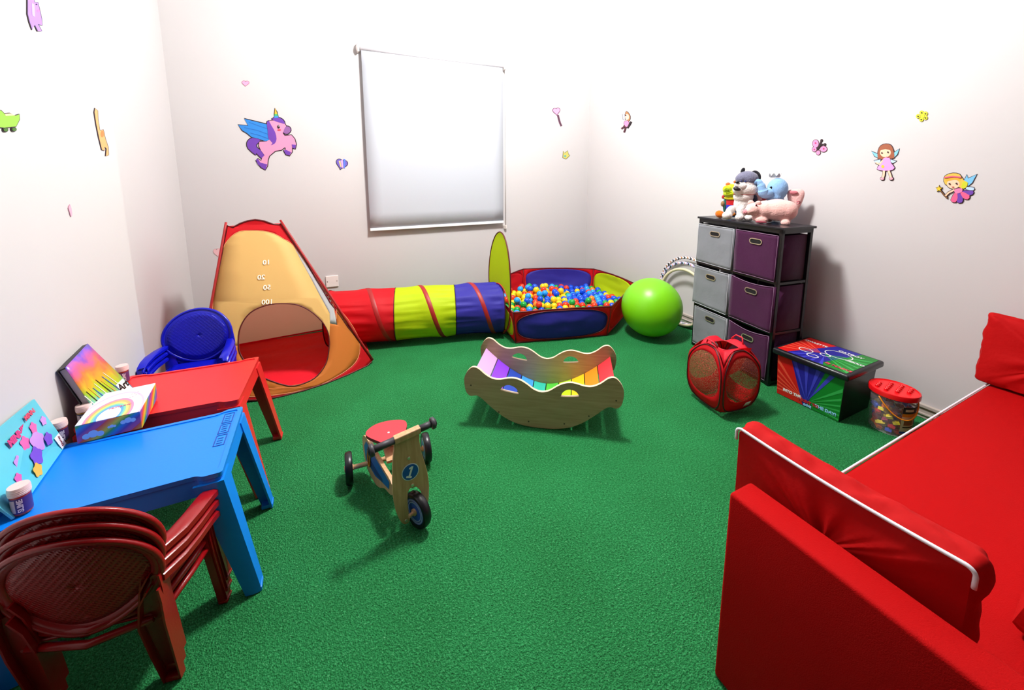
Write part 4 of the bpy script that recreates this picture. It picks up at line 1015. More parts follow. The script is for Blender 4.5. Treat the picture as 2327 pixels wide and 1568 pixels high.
for nm, c in (('yellow', '#e8cf1c'), ('red', '#c4202c'), ('blue', '#2450b8'), ('orange', '#e06a1c'), ('maroon', '#8c2a4c')):
    for L_ in (.045, .030):
        bm = NB(); box(bm, (0, 0, 0), (L_, .024, .018), bev=.0015)
        for sx in ([-.011, .011] if L_ > .04 else [0]): lathe(bm, [(.006, .009), (.006, .0125), (.0005, .0125)], c=(sx, 0, 0), seg=12, cap=False)
        o = obj('toy_brick', bm, mat(c, .35)); brick[(nm, L_)] = o.data; bpy.data.objects.remove(o)
lay = []
for z in (.022, .050, .078, .106, .134, .162):
    rr_ = .062 + .012 * z / .2
    for k in range(8):
        a = 2 * PI * (k + random.random() * .3) / 8 + z * 9; lay.append((rr_ * math.cos(a), rr_ * math.sin(a), z, a))
    for k in range(3): a = 2 * PI * k / 3 + z * 5; lay.append((.024 * math.cos(a), .024 * math.sin(a), z, a))
for x, y, z, a in lay:
    vis = x < -.02 or y < 0
    nm = random.choices(['yellow', 'red', 'blue', 'orange', 'maroon'], [3 if (z > .07 and x < 0 and y < .02) else .7, 2.4 if z < .07 else 1, 1.4, .9, 1.5])[0]
    if z > .15 and random.random() < .5: continue
    o = bpy.data.objects.new('toy_brick', brick[(nm, random.choice((.045, .030)))]); C.objects.link(o); o.location = (BX + x, BYY + y, z); o.rotation_euler = (random.uniform(-.5, .5), random.uniform(-.4, .4), a + PI / 2 + random.uniform(-.4, .4))
    tag(o, '%s toy building brick inside the clear bucket' % nm, 'toy brick', 'building bricks in the bucket')
# ------------------------------------------------------------------ wall stickers
PLN = {'back': ((0, BY, 0), (0, -1, 0)), 'right': ((WX, 0, 0), (-1, 0, 0)), 'left': ((LX, 0, 0), (1, 0, 0))}
def expand(pts, d):
    n = len(pts); A = sum(pts[i][0] * pts[(i + 1) % n][1] - pts[(i + 1) % n][0] * pts[i][1] for i in range(n)); s = 1 if A > 0 else -1; out = []
    for i in range(n):
        a, b = Vector(pts[i - 1]), Vector(pts[(i + 1) % n]); t_ = (b - a)
        if t_.length < 1e-6: out.append(tuple(pts[i])); continue
        t_.normalize(); out.append((pts[i][0] + s * t_.y * d, pts[i][1] - s * t_.x * d))
    return out
def circ(x, y, r, ry=None, n=16): return [(x + r * math.cos(2 * PI * k / n), y + (ry or r) * math.sin(2 * PI * k / n)) for k in range(n)]
def heart(x, y, w, h, tilt=0):
    o = []
    for k in range(28):
        a = 2 * PI * k / 28; X = 16 * math.sin(a) ** 3 / 16 * w / 2; Y = -(13 * math.cos(a) - 5 * math.cos(2 * a) - 2 * math.cos(3 * a) - math.cos(4 * a)) / 15 * h / 2
        o.append((x + X * math.cos(tilt) - Y * math.sin(tilt), y + X * math.sin(tilt) + Y * math.cos(tilt)))
    return o
def path(pts, w): # stroke polygon
    L, R = [], []
    for i, p in enumerate(pts):
        a, b = Vector(pts[max(0, i - 1)]), Vector(pts[min(len(pts) - 1, i + 1)]); t_ = (b - a).normalized(); L.append((p[0] + t_.y * w / 2, p[1] - t_.x * w / 2)); R.append((p[0] - t_.y * w / 2, p[1] + t_.x * w / 2))
    return L + R[::-1]
def sticker(name, label, cat, wall, info, layers, dark='#2a1420', ow=8, parts=False):
    p0, n = PLN[wall]; n = Vector(n); ox, oy, sc_ = info
    F = lambda x, y: onplane(ox + x / sc_, oy + y / sc_, p0, n)
    allp = [q for l in layers for q in l[1]]
    cx = sum(q[0] for q in allp) / len(allp); cy = sum(q[1] for q in allp) / len(allp); O = F(cx, cy)
    cols = [dark]; 
    for l in layers:
        if l[0] not in cols: cols.append(l[0])
    mats = [mat(c, .45) for c in cols]
    bm = NB(); big = [l for l in layers if len(l) < 4 or not l[3]]
    for k, l in enumerate(big):
        pts = [(q.x, q.y) for q in smoothpoly(l[1], 2)] if l[2] else l[1]
        slab(bm, expand(pts, ow), [], lambda x, y: F(x, y) - O, n * (.0030 + .00004 * k))
    if parts:
        t = thing(name, label, cat, O); obj('outline', bm, mats[0], t)
    e = .0034
    if not parts: body = bm
    groups = {}
    for k, l in enumerate(layers):
        pts = [(q.x, q.y) for q in smoothpoly(l[1], 2)] if l[2] else l[1]
        if parts:
            nm = l[4] if len(l) > 4 else 'shape'
            gk = (nm, k) if nm == 'hoof' else nm
            b = groups.setdefault(gk, [NB(), []])
            if l[0] not in b[1]: b[1].append(l[0])
            slab(b[0], pts, [], lambda x, y: F(x, y) - O + n * .001, n * (e - .001 + .0004 * k), b[1].index(l[0]))
        else:
            slab(body, pts, [], lambda x, y: F(x, y) - O + n * .001, n * (e - .001 + .0004 * k), cols.index(l[0]))
    if parts:
        for nm, (b, cl) in groups.items(): obj(nm if isinstance(nm, str) else nm[0], b, [mat(c, .45) for c in cl], t)
        return t
    o = obj(name, body, mats); o.location = O; return tag(o, label, cat)
U = (520, 160, 6.533)
PK, PU, BL_ = '#dc90b4', '#6a3aa4', '#2880d0'
sticker('unicorn_sticker', 'pink winged unicorn wall sticker with purple mane left of the blind', 'wall sticker', 'back', U, [
 (PU, [(470, 1030), (350, 1003), (290, 1040), (270, 1090), (290, 1160), (400, 1255), (405, 1225), (480, 1300), (530, 1300), (540, 1250), (480, 1190), (420, 1150), (410, 1100)], 1, 0, 'tail'),
 (BL_, [(230, 720), (560, 800), (600, 840), (640, 930), (600, 1040), (540, 1050), (430, 1010), (340, 990), (270, 930), (200, 890), (140, 810), (290, 822)], 0, 0, 'wing'),
 ('#1c64b8', path([(300, 770), (460, 830), (580, 870)], 9), 0, 1, 'wing'), ('#1c64b8', path([(230, 850), (420, 890), (590, 950)], 9), 0, 1, 'wing'), ('#1c64b8', path([(320, 930), (440, 960), (580, 1010)], 9), 0, 1, 'wing'),
 (PK, [(500, 1290), (545, 1250), (600, 1240), (600, 1270), (580, 1330), (572, 1420), (540, 1475), (480, 1440), (405, 1335), (430, 1312), (480, 1345)], 0, 0, 'body'),
 (PK, [(830, 1130), (870, 1050), (915, 1060), (938, 1130), (938, 1210), (900, 1265), (850, 1250), (815, 1190), (850, 1170)], 0, 0, 'body'),
 (PK, [(800, 975), (930, 963), (975, 1015), (1000, 1100), (985, 1165), (942, 1152), (925, 1095), (890, 1050), (820, 1060)], 0, 0, 'body'),
 (PK, [(640, 900), (800, 930), (830, 975), (900, 1050), (860, 1120), (780, 1180), (690, 1195), (600, 1270), (540, 1270), (480, 1190), (448, 1120), (455, 1060), (560, 1055), (620, 1020)], 0, 0, 'body'),
 (PK, [(600, 748), (650, 745), (760, 750), (830, 790), (852, 830), (820, 900), (790, 945), (640, 940), (620, 850)], 0, 0, 'body'),
 (PU, [(565, 790), (590, 750), (640, 830), (690, 920), (710, 1020), (680, 1090), (620, 1110), (650, 1080), (590, 1010), (580, 900)], 1, 0, 'mane'),
 (PU, [(640, 720), (720, 700), (800, 730), (832, 795), (770, 780), (700, 760)], 1, 0, 'mane'),
 ('#8a5a98', [(850, 832), (900, 842), (920, 890), (880, 940), (815, 930), (820, 880)], 1, 0, 'muzzle'),
 (PU, [(405, 1330), (430, 1310), (470, 1370), (572, 1395), (545, 1475), (490, 1445), (430, 1390)], 0, 1, 'hoof'), (PU, [(818, 1190), (850, 1180), (925, 1215), (900, 1262), (845, 1245)], 0, 1, 'hoof'), (PU, [(935, 1100), (998, 1105), (985, 1162), (945, 1150)], 0, 1, 'hoof'),
 ('#e8b030', [(690, 565), (712, 620), (722, 650), (680, 650)], 0, 0, 'horn'), ('#3cb06a', [(680, 650), (722, 650), (732, 680), (677, 680)], 0, 0, 'horn'), ('#3c8ae0', [(677, 680), (732, 680), (740, 702), (675, 710)], 0, 0, 'horn'),
 ('#2a1420', circ(740, 838, 20, 26), 0, 1, 'eye'), ('#ffffff', circ(746, 828, 7), 0, 1, 'eye'), ('#e04858', circ(750, 885, 26, 12), 0, 1, 'cheek'),
], ow=13, parts=True)
sticker('heart_sticker', 'small pink heart wall sticker above the unicorn', 'wall sticker', 'back', U, [('#f0a0c4', heart(248, 190, 100, 76, .05), 0)], dark='#b8748c', ow=8)
sticker('heart_sticker', 'purple, yellow and blue striped heart sticker between the unicorn and the blind', 'wall sticker', 'back', U, [
 ('#6a5ab8', heart(1675, 1388, 170, 150, .25), 0), ('#e8c080', [(1630, 1345), (1655, 1340), (1675, 1440), (1655, 1430)], 0, 1), ('#d8a8d8', [(1662, 1338), (1690, 1322), (1700, 1450), (1682, 1444)], 0, 1), ('#5878e0', [(1700, 1315), (1730, 1320), (1722, 1455), (1704, 1450)], 0, 1)], ow=9)
B2 = (1240, 230, 10.4545)
sticker('balloon_sticker', 'pink heart balloon sticker with a dark string right of the blind', 'wall sticker', 'back', B2, [('#f0a0cc', heart(255, 235, 160, 170, -.12), 0), ('#4a3038', path([(290, 330), (315, 440), (340, 520), (372, 590)], 18), 0)], dark='#6a3a5a', ow=14)
sticker('crown_sticker', 'tiny yellow and green crown sticker near the back right corner', 'wall sticker', 'back', B2, [('#c8c060', [(425, 1185), (450, 1240), (520, 1180), (530, 1260), (565, 1285), (520, 1330), (480, 1370), (410, 1340)], 0), ('#5ca89a', circ(460, 1305, 26), 0, 1)], dark='#7a7450', ow=14)
sticker('fairy_sticker', 'small fairy sticker in pink on the right wall nearest the corner', 'wall sticker', 'right', B2, [
 ('#c8c8dc', [(1830, 310), (1880, 320), (1890, 450), (1850, 440)], 0), ('#b07848', [(1920, 240), (1975, 290), (2010, 360), (2000, 450), (1950, 460), (1900, 330)], 1), ('#f4c0b0', circ(1940, 375, 48, 70), 0, 1),
 ('#f08cb8', [(1880, 480), (1960, 460), (1985, 520), (1945, 620), (1880, 590), (1865, 520)], 0), ('#501428', path([(1885, 570), (1860, 620), (1805, 655)], 26), 0), ('#501428', path([(1915, 600), (1890, 680), (1868, 740)], 26), 0), ('#1c1014', path([(2035, 490), (2000, 560), (1945, 635)], 34), 0), ('#2a1420', circ(1912, 340, 14), 0, 1)], ow=10)
RC = (1820, 230, 5.2886)
sticker('butterfly_sticker', 'pink butterfly sticker on the right wall above the soft toys', 'wall sticker', 'right', RC, [
 ('#f088b4', circ(180, 510, 36, 46), 0), ('#f088b4', circ(165, 578, 26, 28), 0), ('#f088b4', circ(275, 575, 40, 34), 0), ('#f088b4', circ(212, 618, 24, 26), 0), ('#2a1018', path([(190, 600), (225, 545), (250, 475)], 12), 0), ('#2a1018', path([(225, 545), (260, 520), (290, 520)], 7), 0),
 ('#d83070', circ(180, 503, 10), 0, 1), ('#d83070', circ(278, 572, 10), 0, 1), ('#d83070', circ(165, 578, 8), 0, 1), ('#2a1018', circ(252, 472, 11), 0), ('#2a1018', circ(291, 520, 11), 0)], ow=6)
pet = [(1455, 140), (1500, 150), (1500, 200), (1450, 220), (1412, 182)]
sticker('flower_sticker', 'small yellow-green flower sticker high on the right wall', 'wall sticker', 'right', RC, [('#c8cc1c', circ(x, y, 24), 0) for x, y in pet] + [('#c8cc1c', circ(1465, 178, 26), 0)] + [('#3a2418', circ(x, y, 8), 0, 1) for x, y in pet], dark='#a8a030', ow=4)
sk, hb_ = '#f6c8a8', '#9a5434'
sticker('fairy_sticker', 'fairy sticker with brown hair and pink dress, standing, on the right wall', 'wall sticker', 'right', RC, [
 ('#7cc4e0', [(850, 603), (940, 640), (930, 680), (890, 660)], 0), ('#7cc4e0', [(1185, 575), (1120, 620), (1120, 680), (1160, 640)], 0), ('#b4d0ec', [(1080, 700), (1150, 720), (1110, 745), (1060, 720)], 0), ('#b4d0ec', [(880, 715), (960, 700), (960, 740), (910, 745)], 0),
 (hb_, [(1025, 515), (1085, 530), (1115, 590), (1125, 680), (1040, 690), (930, 690), (935, 590), (965, 535)], 1), (sk, circ(1020, 618, 66, 56), 0), (hb_, [(960, 590), (980, 545), (1060, 545), (1085, 590), (1020, 575)], 0, 1),
 ('#e89ad8', [(1000, 685), (1070, 680), (1085, 740), (1130, 800), (1085, 830), (1000, 835), (920, 815), (955, 760)], 1), (sk, path([(990, 710), (950, 760), (905, 735)], 20), 0), ('#e8c030', circ(990, 785, 18), 0, 1),
 (sk, path([(1005, 835), (1000, 890), (985, 930)], 26), 0), (sk, path([(1060, 835), (1080, 890), (1090, 930)], 26), 0), ('#e8a0b0', circ(983, 930, 22, 16), 0), ('#e8a0b0', circ(1090, 930, 22, 16), 0),
 ('#2a1420', circ(980, 622, 9), 0, 1), ('#2a1420', circ(1052, 612, 9), 0, 1), ('#e07070', circ(1045, 670, 14, 6), 0, 1)], ow=8)
sticker('fairy_sticker', 'fairy sticker with blonde hair, wand and purple petal skirt, flying, on the right wall', 'wall sticker', 'right', RC, [
 ('#74bce4', [(2000, 885), (2010, 930), (2115, 880), (2060, 980), (2010, 1020), (1960, 960)], 0), ('#b8d4f0', [(2000, 1030), (2080, 1040), (2075, 1070), (1990, 1060)], 1),
 ('#e8b848', [(1830, 865), (1910, 880), (1960, 950), (2010, 980), (1990, 1040), (1930, 1045), (1880, 1020), (1740, 1000), (1725, 920), (1760, 885)], 1), (sk, circ(1835, 995, 78, 56), 0), ('#e8a828', [(1740, 960), (1770, 910), (1880, 905), (1930, 950), (1850, 945)], 1, 1), ('#c8cc20', [(1950, 970), (2010, 980), (1985, 1040), (1935, 1045)], 1, 1),
 (PU, [(1930, 1080), (2070, 1075), (2065, 1120), (2000, 1130)], 1), ('#e05a88', [(1920, 1080), (2030, 1130), (2010, 1180), (1950, 1160)], 1), (PU, [(1890, 1080), (1950, 1160), (1940, 1215), (1880, 1210)], 1), ('#e05a88', [(1870, 1080), (1890, 1160), (1860, 1215), (1805, 1190)], 1), ('#f078a8', [(1850, 1060), (1940, 1045), (1940, 1090), (1870, 1110)], 1),
 (sk, path([(1850, 1065), (1780, 1100), (1740, 1140)], 20), 0), ('#7a5020', path([(1680, 1070), (1730, 1130), (1765, 1165)], 12), 0),
 ('#e8c020', [(1665 + (38 if k % 2 == 0 else 17) * math.cos(-PI / 2 + k * PI / 5), 1052 + (38 if k % 2 == 0 else 17) * math.sin(-PI / 2 + k * PI / 5)) for k in range(10)], 0),
 ('#e05a78', path([(1730, 918), (1830, 905), (1930, 915)], 16), 0, 1), ('#2a1420', circ(1792, 992, 10), 0, 1), ('#2a1420', circ(1875, 988, 10), 0, 1), ('#e07070', circ(1830, 1028, 14, 5), 0, 1)], ow=8)
LC = (0, 0, 3.137)
sticker('dragon_sticker', 'purple creature sticker at the top of the left wall, cut by the frame', 'wall sticker', 'left', LC, [
 ('#a07ad8', [(190, -60), (240, -40), (235, 15), (262, 18), (272, 60), (288, 130), (292, 180), (262, 170), (290, 222), (262, 220), (240, 175), (222, 210), (205, 160), (190, 100)], 0), ('#e070b0', circ(265, 75, 10), 0, 1), ('#c8a0e8', [(215, 20), (235, 30), (240, 120), (220, 110)], 0, 1), ('#2a1420', circ(250, 30, 5), 0, 1)], ow=5)
sticker('crocodile_sticker', 'green crocodile sticker at the left edge of the left wall', 'wall sticker', 'left', LC, [
 ('#8cc83c', [(-60, 770), (0, 790), (25, 815), (100, 825), (128, 815), (130, 850), (105, 900), (20, 910), (-60, 900)], 0), ('#e8c8a0', [(25, 812), (60, 808), (100, 822), (30, 826)], 0), ('#3c6a1c', circ(30, 925, 16, 12), 0), ('#3c6a1c', circ(90, 922, 16, 12), 0)], ow=5)
sticker('giraffe_sticker', 'orange long-necked animal sticker low beside the corner of the left wall', 'wall sticker', 'left', LC, [
 ('#e8a868', [(672, 772), (690, 790), (692, 850), (705, 930), (730, 925), (745, 990), (765, 1050), (768, 1105), (750, 1112), (755, 1060), (740, 1045), (738, 1072), (722, 1068), (700, 980), (680, 880), (668, 800)], 0), ('#e08040', circ(722, 955, 12, 24), 0, 1)], ow=4)
sticker('drop_sticker', 'small pale pink drop shaped sticker on the left wall', 'wall sticker', 'left', LC, [('#e8a8c0', [(492, 1460), (502, 1490), (506, 1530), (500, 1543), (490, 1510), (483, 1485)], 1)], dark='#b88898', ow=2)
sticker('heart_sticker', 'faint pink heart sticker half hidden behind the tent', 'wall sticker', 'back', (460, 480, 5.8175), [('#e8b8bc', heart(195, 540, 90, 110, -.2), 0)], dark='#d0a0a0', ow=5)

# ------------------------------------------------------------------ things on the tables
def quadmat(P, nu=2):
    pass
def plate(bm, a, b, c, d, th, mi=0):
    """flat block over the quad a b c d, thickness vector th"""
    A = [Vector(p) for p in (a, b, c, d)]; fr(bm, A + [p + th for p in A], [(0, 1, 2, 3), (7, 6, 5, 4), (0, 4, 5, 1), (1, 5, 6, 2), (2, 6, 7, 3), (3, 7, 4, 0)], mi)
H = .5
# colouring book leaning on the wall
b1, b0, t1 = Vector((-.905, 1.945, H + .001)), Vector((-.862, 1.565, H + .001)), Vector((-.946, 1.905, .715))
t0 = t1 + (b0 - b1) + Vector((-.035, 0, .0))
O = b1.copy(); t = thing('colouring_book', 'turquoise children colouring book with pink lettering leaning on the wall on the blue table', 'book', O)
nb = (b0 - b1).cross(t1 - b1).normalized(); nb = nb if nb.x > 0 else -nb
bm = NB(); plate(bm, b1 - O, b0 - O, t0 - O, t1 - O, -nb * .006); obj('cover', bm, [mat('#5cc4d4', .35, var=.12, vscale=6)], t)
ux = (b1 - b0).normalized(); uz = (t1 - b1).normalized(); uz = nb.cross(ux).normalized(); uz = uz if uz.z > 0 else -uz
def cb(u, v, o=.001): return b0.lerp(b1, u).lerp(t0.lerp(t1, u), v) + nb * o - O
bm = NB(); text_on(bm, 'MINNIE', .032, cb(.60, .74), ux, uz, 0, bold=.002); obj('title_lettering', bm, mat('#d0307c', .4), t)
bm = NB(); text_on(bm, 'MINNIE', .024, cb(.86, .86), ux, uz, 0, bold=.001); obj('title_lettering', bm, mat('#e0506c', .4), t)
bm = NB(); plate(bm, cb(.90, .02, .0005), cb(.995, .02, .0005), cb(.995, .26, .0005), cb(.90, .26, .0005), nb * .0006); text_on(bm, 'Disney', .015, cb(.948, .14, .0018), uz, -ux, 1); obj('publisher_label', bm, [mat('#f0eef0', .4), mat('#8c1c3c', .4)], t)
bm = NB()
for u, v, r, c in ((.93, .62, .016, 0), (.42, .45, .020, 0), (.60, .30, .030, 1), (.72, .45, .036, 0), (.60, .58, .022, 2), (.78, .66, .018, 2), (.30, .30, .016, 2), (.50, .15, .022, 3), (.84, .34, .022, 1)):
    c0 = cb(u, v, .0006 + .0004 * c); 
    slab(bm, [(r * (1 + .13 * math.cos(5 * a)) * math.cos(a), r * (1 + .13 * math.cos(5 * a)) * math.sin(a)) for a in [2 * PI * k / 40 for k in range(40)]], [], lambda x, y: c0 + ux * x + uz * y, nb * .0005, c)
obj('cover_flowers', bm, [mat('#c890d8', .4), mat('#7a50c8', .4), mat('#e060a8', .4), mat('#f0b830', .4)], t, label='pink, purple and yellow blossoms on the cover')
# art book
a1, a0 = Vector((-.835, 2.335, H + .001)), Vector((-.860, 2.085, H + .001)); c1, c0_ = Vector((-.938, 2.262, .775)), Vector((-.925, 2.055, .758))
O2 = a0.copy(); t = thing('art_book', 'thick black art book with rainbow paint cover leaning on the wall on the red table', 'book', O2)
nb2 = (a0 - a1).cross(c1 - a1).normalized(); nb2 = nb2 if nb2.x > 0 else -nb2
def bowq(u, v, o=0):
    p = a0.lerp(a1, u).lerp(c0_.lerp(c1, u), v); return p - O2 + nb2 * (o - .018 * math.sin(v * PI) * .0) + Vector((0, 0, 0))
def rainbow(N, L, co):
    n = N.new('ShaderNodeTexNoise'); n.inputs['Scale'].default_value = 9; n.inputs['Detail'].default_value = 3; n.inputs['Distortion'].default_value = .8; L.new(co, n.inputs['Vector'])
    sp = N.new('ShaderNodeSeparateXYZ'); L.new(co, sp.inputs[0])
    m1 = N.new('ShaderNodeMath'); m1.operation = 'MULTIPLY_ADD'; m1.inputs[1].default_value = 2.9; L.new(sp.outputs['Z'], m1.inputs[0])
    m0 = N.new('ShaderNodeMath'); m0.operation = 'MULTIPLY_ADD'; m0.inputs[1].default_value = .45; m0.inputs[2].default_value = -.12; L.new(n.outputs['Fac'], m0.inputs[0]); L.new(m0.outputs[0], m1.inputs[2])
    r = cramp(N, [(0, '#1c4c9c'), (.14, '#28a8c4'), (.28, '#48b0b4'), (.40, '#a0cc28'), (.52, '#d8a82c'), (.64, '#e07840'), (.76, '#d85c90'), (.88, '#6a48c8'), (1, '#3c5c40')]); L.new(m1.outputs[0], r.inputs['Fac']); return r.outputs[0]
bm = NB(); grid(bm, lambda u, v: bowq(u, v, .001), 8, 8); fc_ = obj('front_cover', bm, ramp_mat('rainbow_cover', rainbow, .3, .3), t, mods=[('SOLIDIFY', dict(thickness=.002, offset=0))])
bm = NB(); plate(bm, bowq(.03, .02, -.003), bowq(.97, .02, -.003), bowq(.97, .97, -.003), bowq(.03, .97, -.003), -nb2 * .020); obj('pages', bm, mat('#b8b0b8', .6, bump=.6, bscale=60, bstretch=(30, 1, 1)), t)
bm = NB(); plate(bm, bowq(0, 0, -.024), bowq(1, 0, -.024), bowq(1, 1, -.024), bowq(0, 1, -.024), -nb2 * .003); plate(bm, bowq(0, .985, -.002), bowq(1, .985, -.002), bowq(1, 1, -.002), bowq(0, 1, -.002), -nb2 * .022); obj('back_cover', bm, mat('#121018', .4), t, label='black back cover and spine')
uy2 = (a1 - a0).normalized(); uz2 = nb2.cross(uy2); uz2 = uz2 if uz2.z > 0 else -uz2
bm = NB(); plate(bm, bowq(.72, .03, .003), bowq(.97, .03, .003), bowq(.97, .26, .003), bowq(.72, .26, .003), nb2 * .0006); text_on(bm, 'Art', .048, bowq(.845, .17, .0045), uy2, uz2, 1, bold=.0012); obj('title_label', bm, [mat('#f0ece8', .5), mat('#101010', .5)], t, label='white title label reading Art')
bm = NB()
for k in range(9):
    u = .12 + .09 * k; plate(bm, bowq(u, .04, .0025), bowq(u + .022, .04, .0025), bowq(u - .16 + .03, .48 + .03 * (k % 3), .0025), bowq(u - .175 + .03, .48 + .03 * (k % 3), .0025), nb2 * .0006, k % 4)
obj('printed_brushes', bm, [mat('#e8e0d0', .4), mat('#1c1414', .4), mat('#e0a83c', .4), mat('#2c5cb0', .4)], t, label='printed paint brushes')
# rainbow craft box
t = thing('craft_box', 'white top rainbow pattern gift box lying across the blue and red tables', 'box', (-.868, 1.925, H + .001), math.radians(5))
bwid, bdep, bh = .182, .25, .071
def boxtop(N, L, co):
    mp = N.new('ShaderNodeMapping'); mp.inputs['Location'].default_value = (-.085, -.03, 0); L.new(co, mp.inputs['Vector'])
    sp = N.new('ShaderNodeSeparateXYZ'); L.new(mp.outputs[0], sp.inputs[0])
    cb_ = N.new('ShaderNodeCombineXYZ'); ys = N.new('ShaderNodeMath'); ys.operation = 'MULTIPLY'; ys.inputs[1].default_value = .52; L.new(sp.outputs['Y'], ys.inputs[0]); L.new(sp.outputs['X'], cb_.inputs[0]); L.new(ys.outputs[0], cb_.inputs[1])
    ln = N.new('ShaderNodeVectorMath'); ln.operation = 'LENGTH'; L.new(cb_.outputs[0], ln.inputs[0])
    m = N.new('ShaderNodeMath'); m.operation = 'MULTIPLY'; m.inputs[1].default_value = 9.5; L.new(ln.outputs['Value'], m.inputs[0])
    r = cramp(N, [(0, '#f4f2f6'), (.30, '#58a8e8'), (.37, '#78d0b0'), (.43, '#f4e07c'), (.50, '#f8b070'), (.57, '#f08cb4'), (.64, '#f4f2f6'), (.86, '#e8c0e0'), (.92, '#f4f2f6')], 'CONSTANT'); L.new(m.outputs[0], r.inputs['Fac']); return r.outputs[0]
def boxside(N, L, co):
    w = N.new('ShaderNodeTexWave'); w.wave_profile = 'SAW'; w.bands_direction = 'DIAGONAL'; w.inputs['Scale'].default_value = 4.4; w.inputs['Distortion'].default_value = .6; mp = N.new('ShaderNodeMapping'); mp.inputs['Scale'].default_value = (1, 1, -1.3); L.new(co, mp.inputs['Vector']); L.new(mp.outputs[0], w.inputs['Vector'])
    r = cramp(N, [(0, '#e03c38'), (.16, '#e8882c'), (.3, '#d8c83c'), (.44, '#3c9c4c'), (.58, '#2c7cc8'), (.74, '#5c3c9c'), (.88, '#b04c8c')]); L.new(w.outputs['Fac'], r.inputs['Fac']); return r.outputs[0]
bm = NB(); box(bm, (bwid / 2, bdep / 2, bh / 2), (bwid, bdep, bh - .002), bev=.002); cbx = obj('box_body', bm, ramp_mat('rainbow_side', boxside, .4), t)
bm = NB(); box(bm, (bwid / 2, bdep / 2, bh + .001), (bwid - .001, bdep - .001, .003), bev=.001); obj('box_top', bm, ramp_mat('rainbow_top', boxtop, .35), t, label='white top printed with a rainbow arch')
bm = NB()
for cx_, cz_, s_ in ((.045, .022, 1.2), (.145, .045, .9), (.098, .038, .5)):
    for dx_, dz_, r_ in ((-.016, 0, .009), (0, .004, .012), (.016, 0, .009)):
        slab(bm, circ(cx_ + dx_ * s_, cz_ + dz_ * s_, r_ * s_), [], lambda x, z: Vector((x, -.0004, z)), Vector((0, -.0006 - .0001 * r_ * 100, 0)))
obj('printed_clouds', bm, mat('#a8c4ec', .4), cbx)
bm = NB(); text_on(bm, 'rainbow', .020, (.105, .085, bh + .0035), (1, .1, 0), (0, 1, 0), 0)
for k in range(7): box(bm, (.12 + .008 * (k % 4), .15 + .014 * (k // 2), bh + .0034), (.005, .002, .0006))
obj('lettering', bm, [mat('#d87c9c', .4)], cbx)
# slime tubs
def tub(x, y, label, cols, rz, tilt=0, h=.086, r=.0215, z=H + .001):
    t = thing('slime_tub', label, 'tub', (x, y, z), rz, 'slime tubs on the tables')
    bm = NB(); lathe(bm, [(.0005, .0), (r * .9, 0), (r * .97, .003), (r, h * .70), (r, h * .72)], seg=36, cap=False); obj('tub_body', bm, mat(cols[0], .2, trans=.2), t, smooth=True)
    bm = NB(); lathe(bm, [(r * 1.0, h * .71), (r * 1.09, h * .715), (r * 1.10, h * .95), (r * 1.04, h), (.0005, h)], seg=36, cap=False)
    for k in range(3): lathe(bm, [(r * 1.09, h * (.76 + .06 * k)), (r * 1.125, h * (.775 + .06 * k)), (r * 1.09, h * (.79 + .06 * k))], seg=36, cap=False)
    obj('lid', bm, mat('#e6c8c4', .35), t, smooth=True)
    bm = NB(); lathe(bm, [(r * 1.003, h * .08), (r * 1.012, h * .10), (r * 1.012, h * .62), (r * 1.003, h * .64)], seg=36, cap=False)
    grid(bm, lambda u, v: Vector((r * 1.02 * math.cos(-2.3 + .75 * u), r * 1.02 * math.sin(-2.3 + .75 * u), h * (.13 + .46 * v))), 8, 3, mi=1)
    obj('wrap_label', bm, [mat(cols[1], .4), mat('#c8b8c0', .5)], t)
    bm = NB(); a_ = -1.05; text_on(bm, 'SLIME', .016, (r * 1.03 * math.cos(a_), r * 1.03 * math.sin(a_), h * .36), (0, 0, 1), (-math.sin(a_) * -1, math.cos(a_) * -1, 0), 0, bold=.0004); obj('lettering', bm, mat('#e8dce8', .4), t)
    return t
tub(-.855, 1.590, 'slime tub with pale lid standing in front of the colouring book, nearest the camera', ('#c03c34', '#3c2a78'), math.radians(-10))
tub(-.900, 2.075, 'slime tub with pale lid between the rainbow box and the open art book', ('#c89030', '#1c2c48'), math.radians(-20))
tub(-.905, 2.440, 'slime tub peeking out behind the art book on the red table', ('#b84830', '#5c3468'), math.radians(0))
tub(-.930, 1.972, 'slime tub half hidden behind the colouring book', ('#c05048', '#3c2454'), math.radians(10))

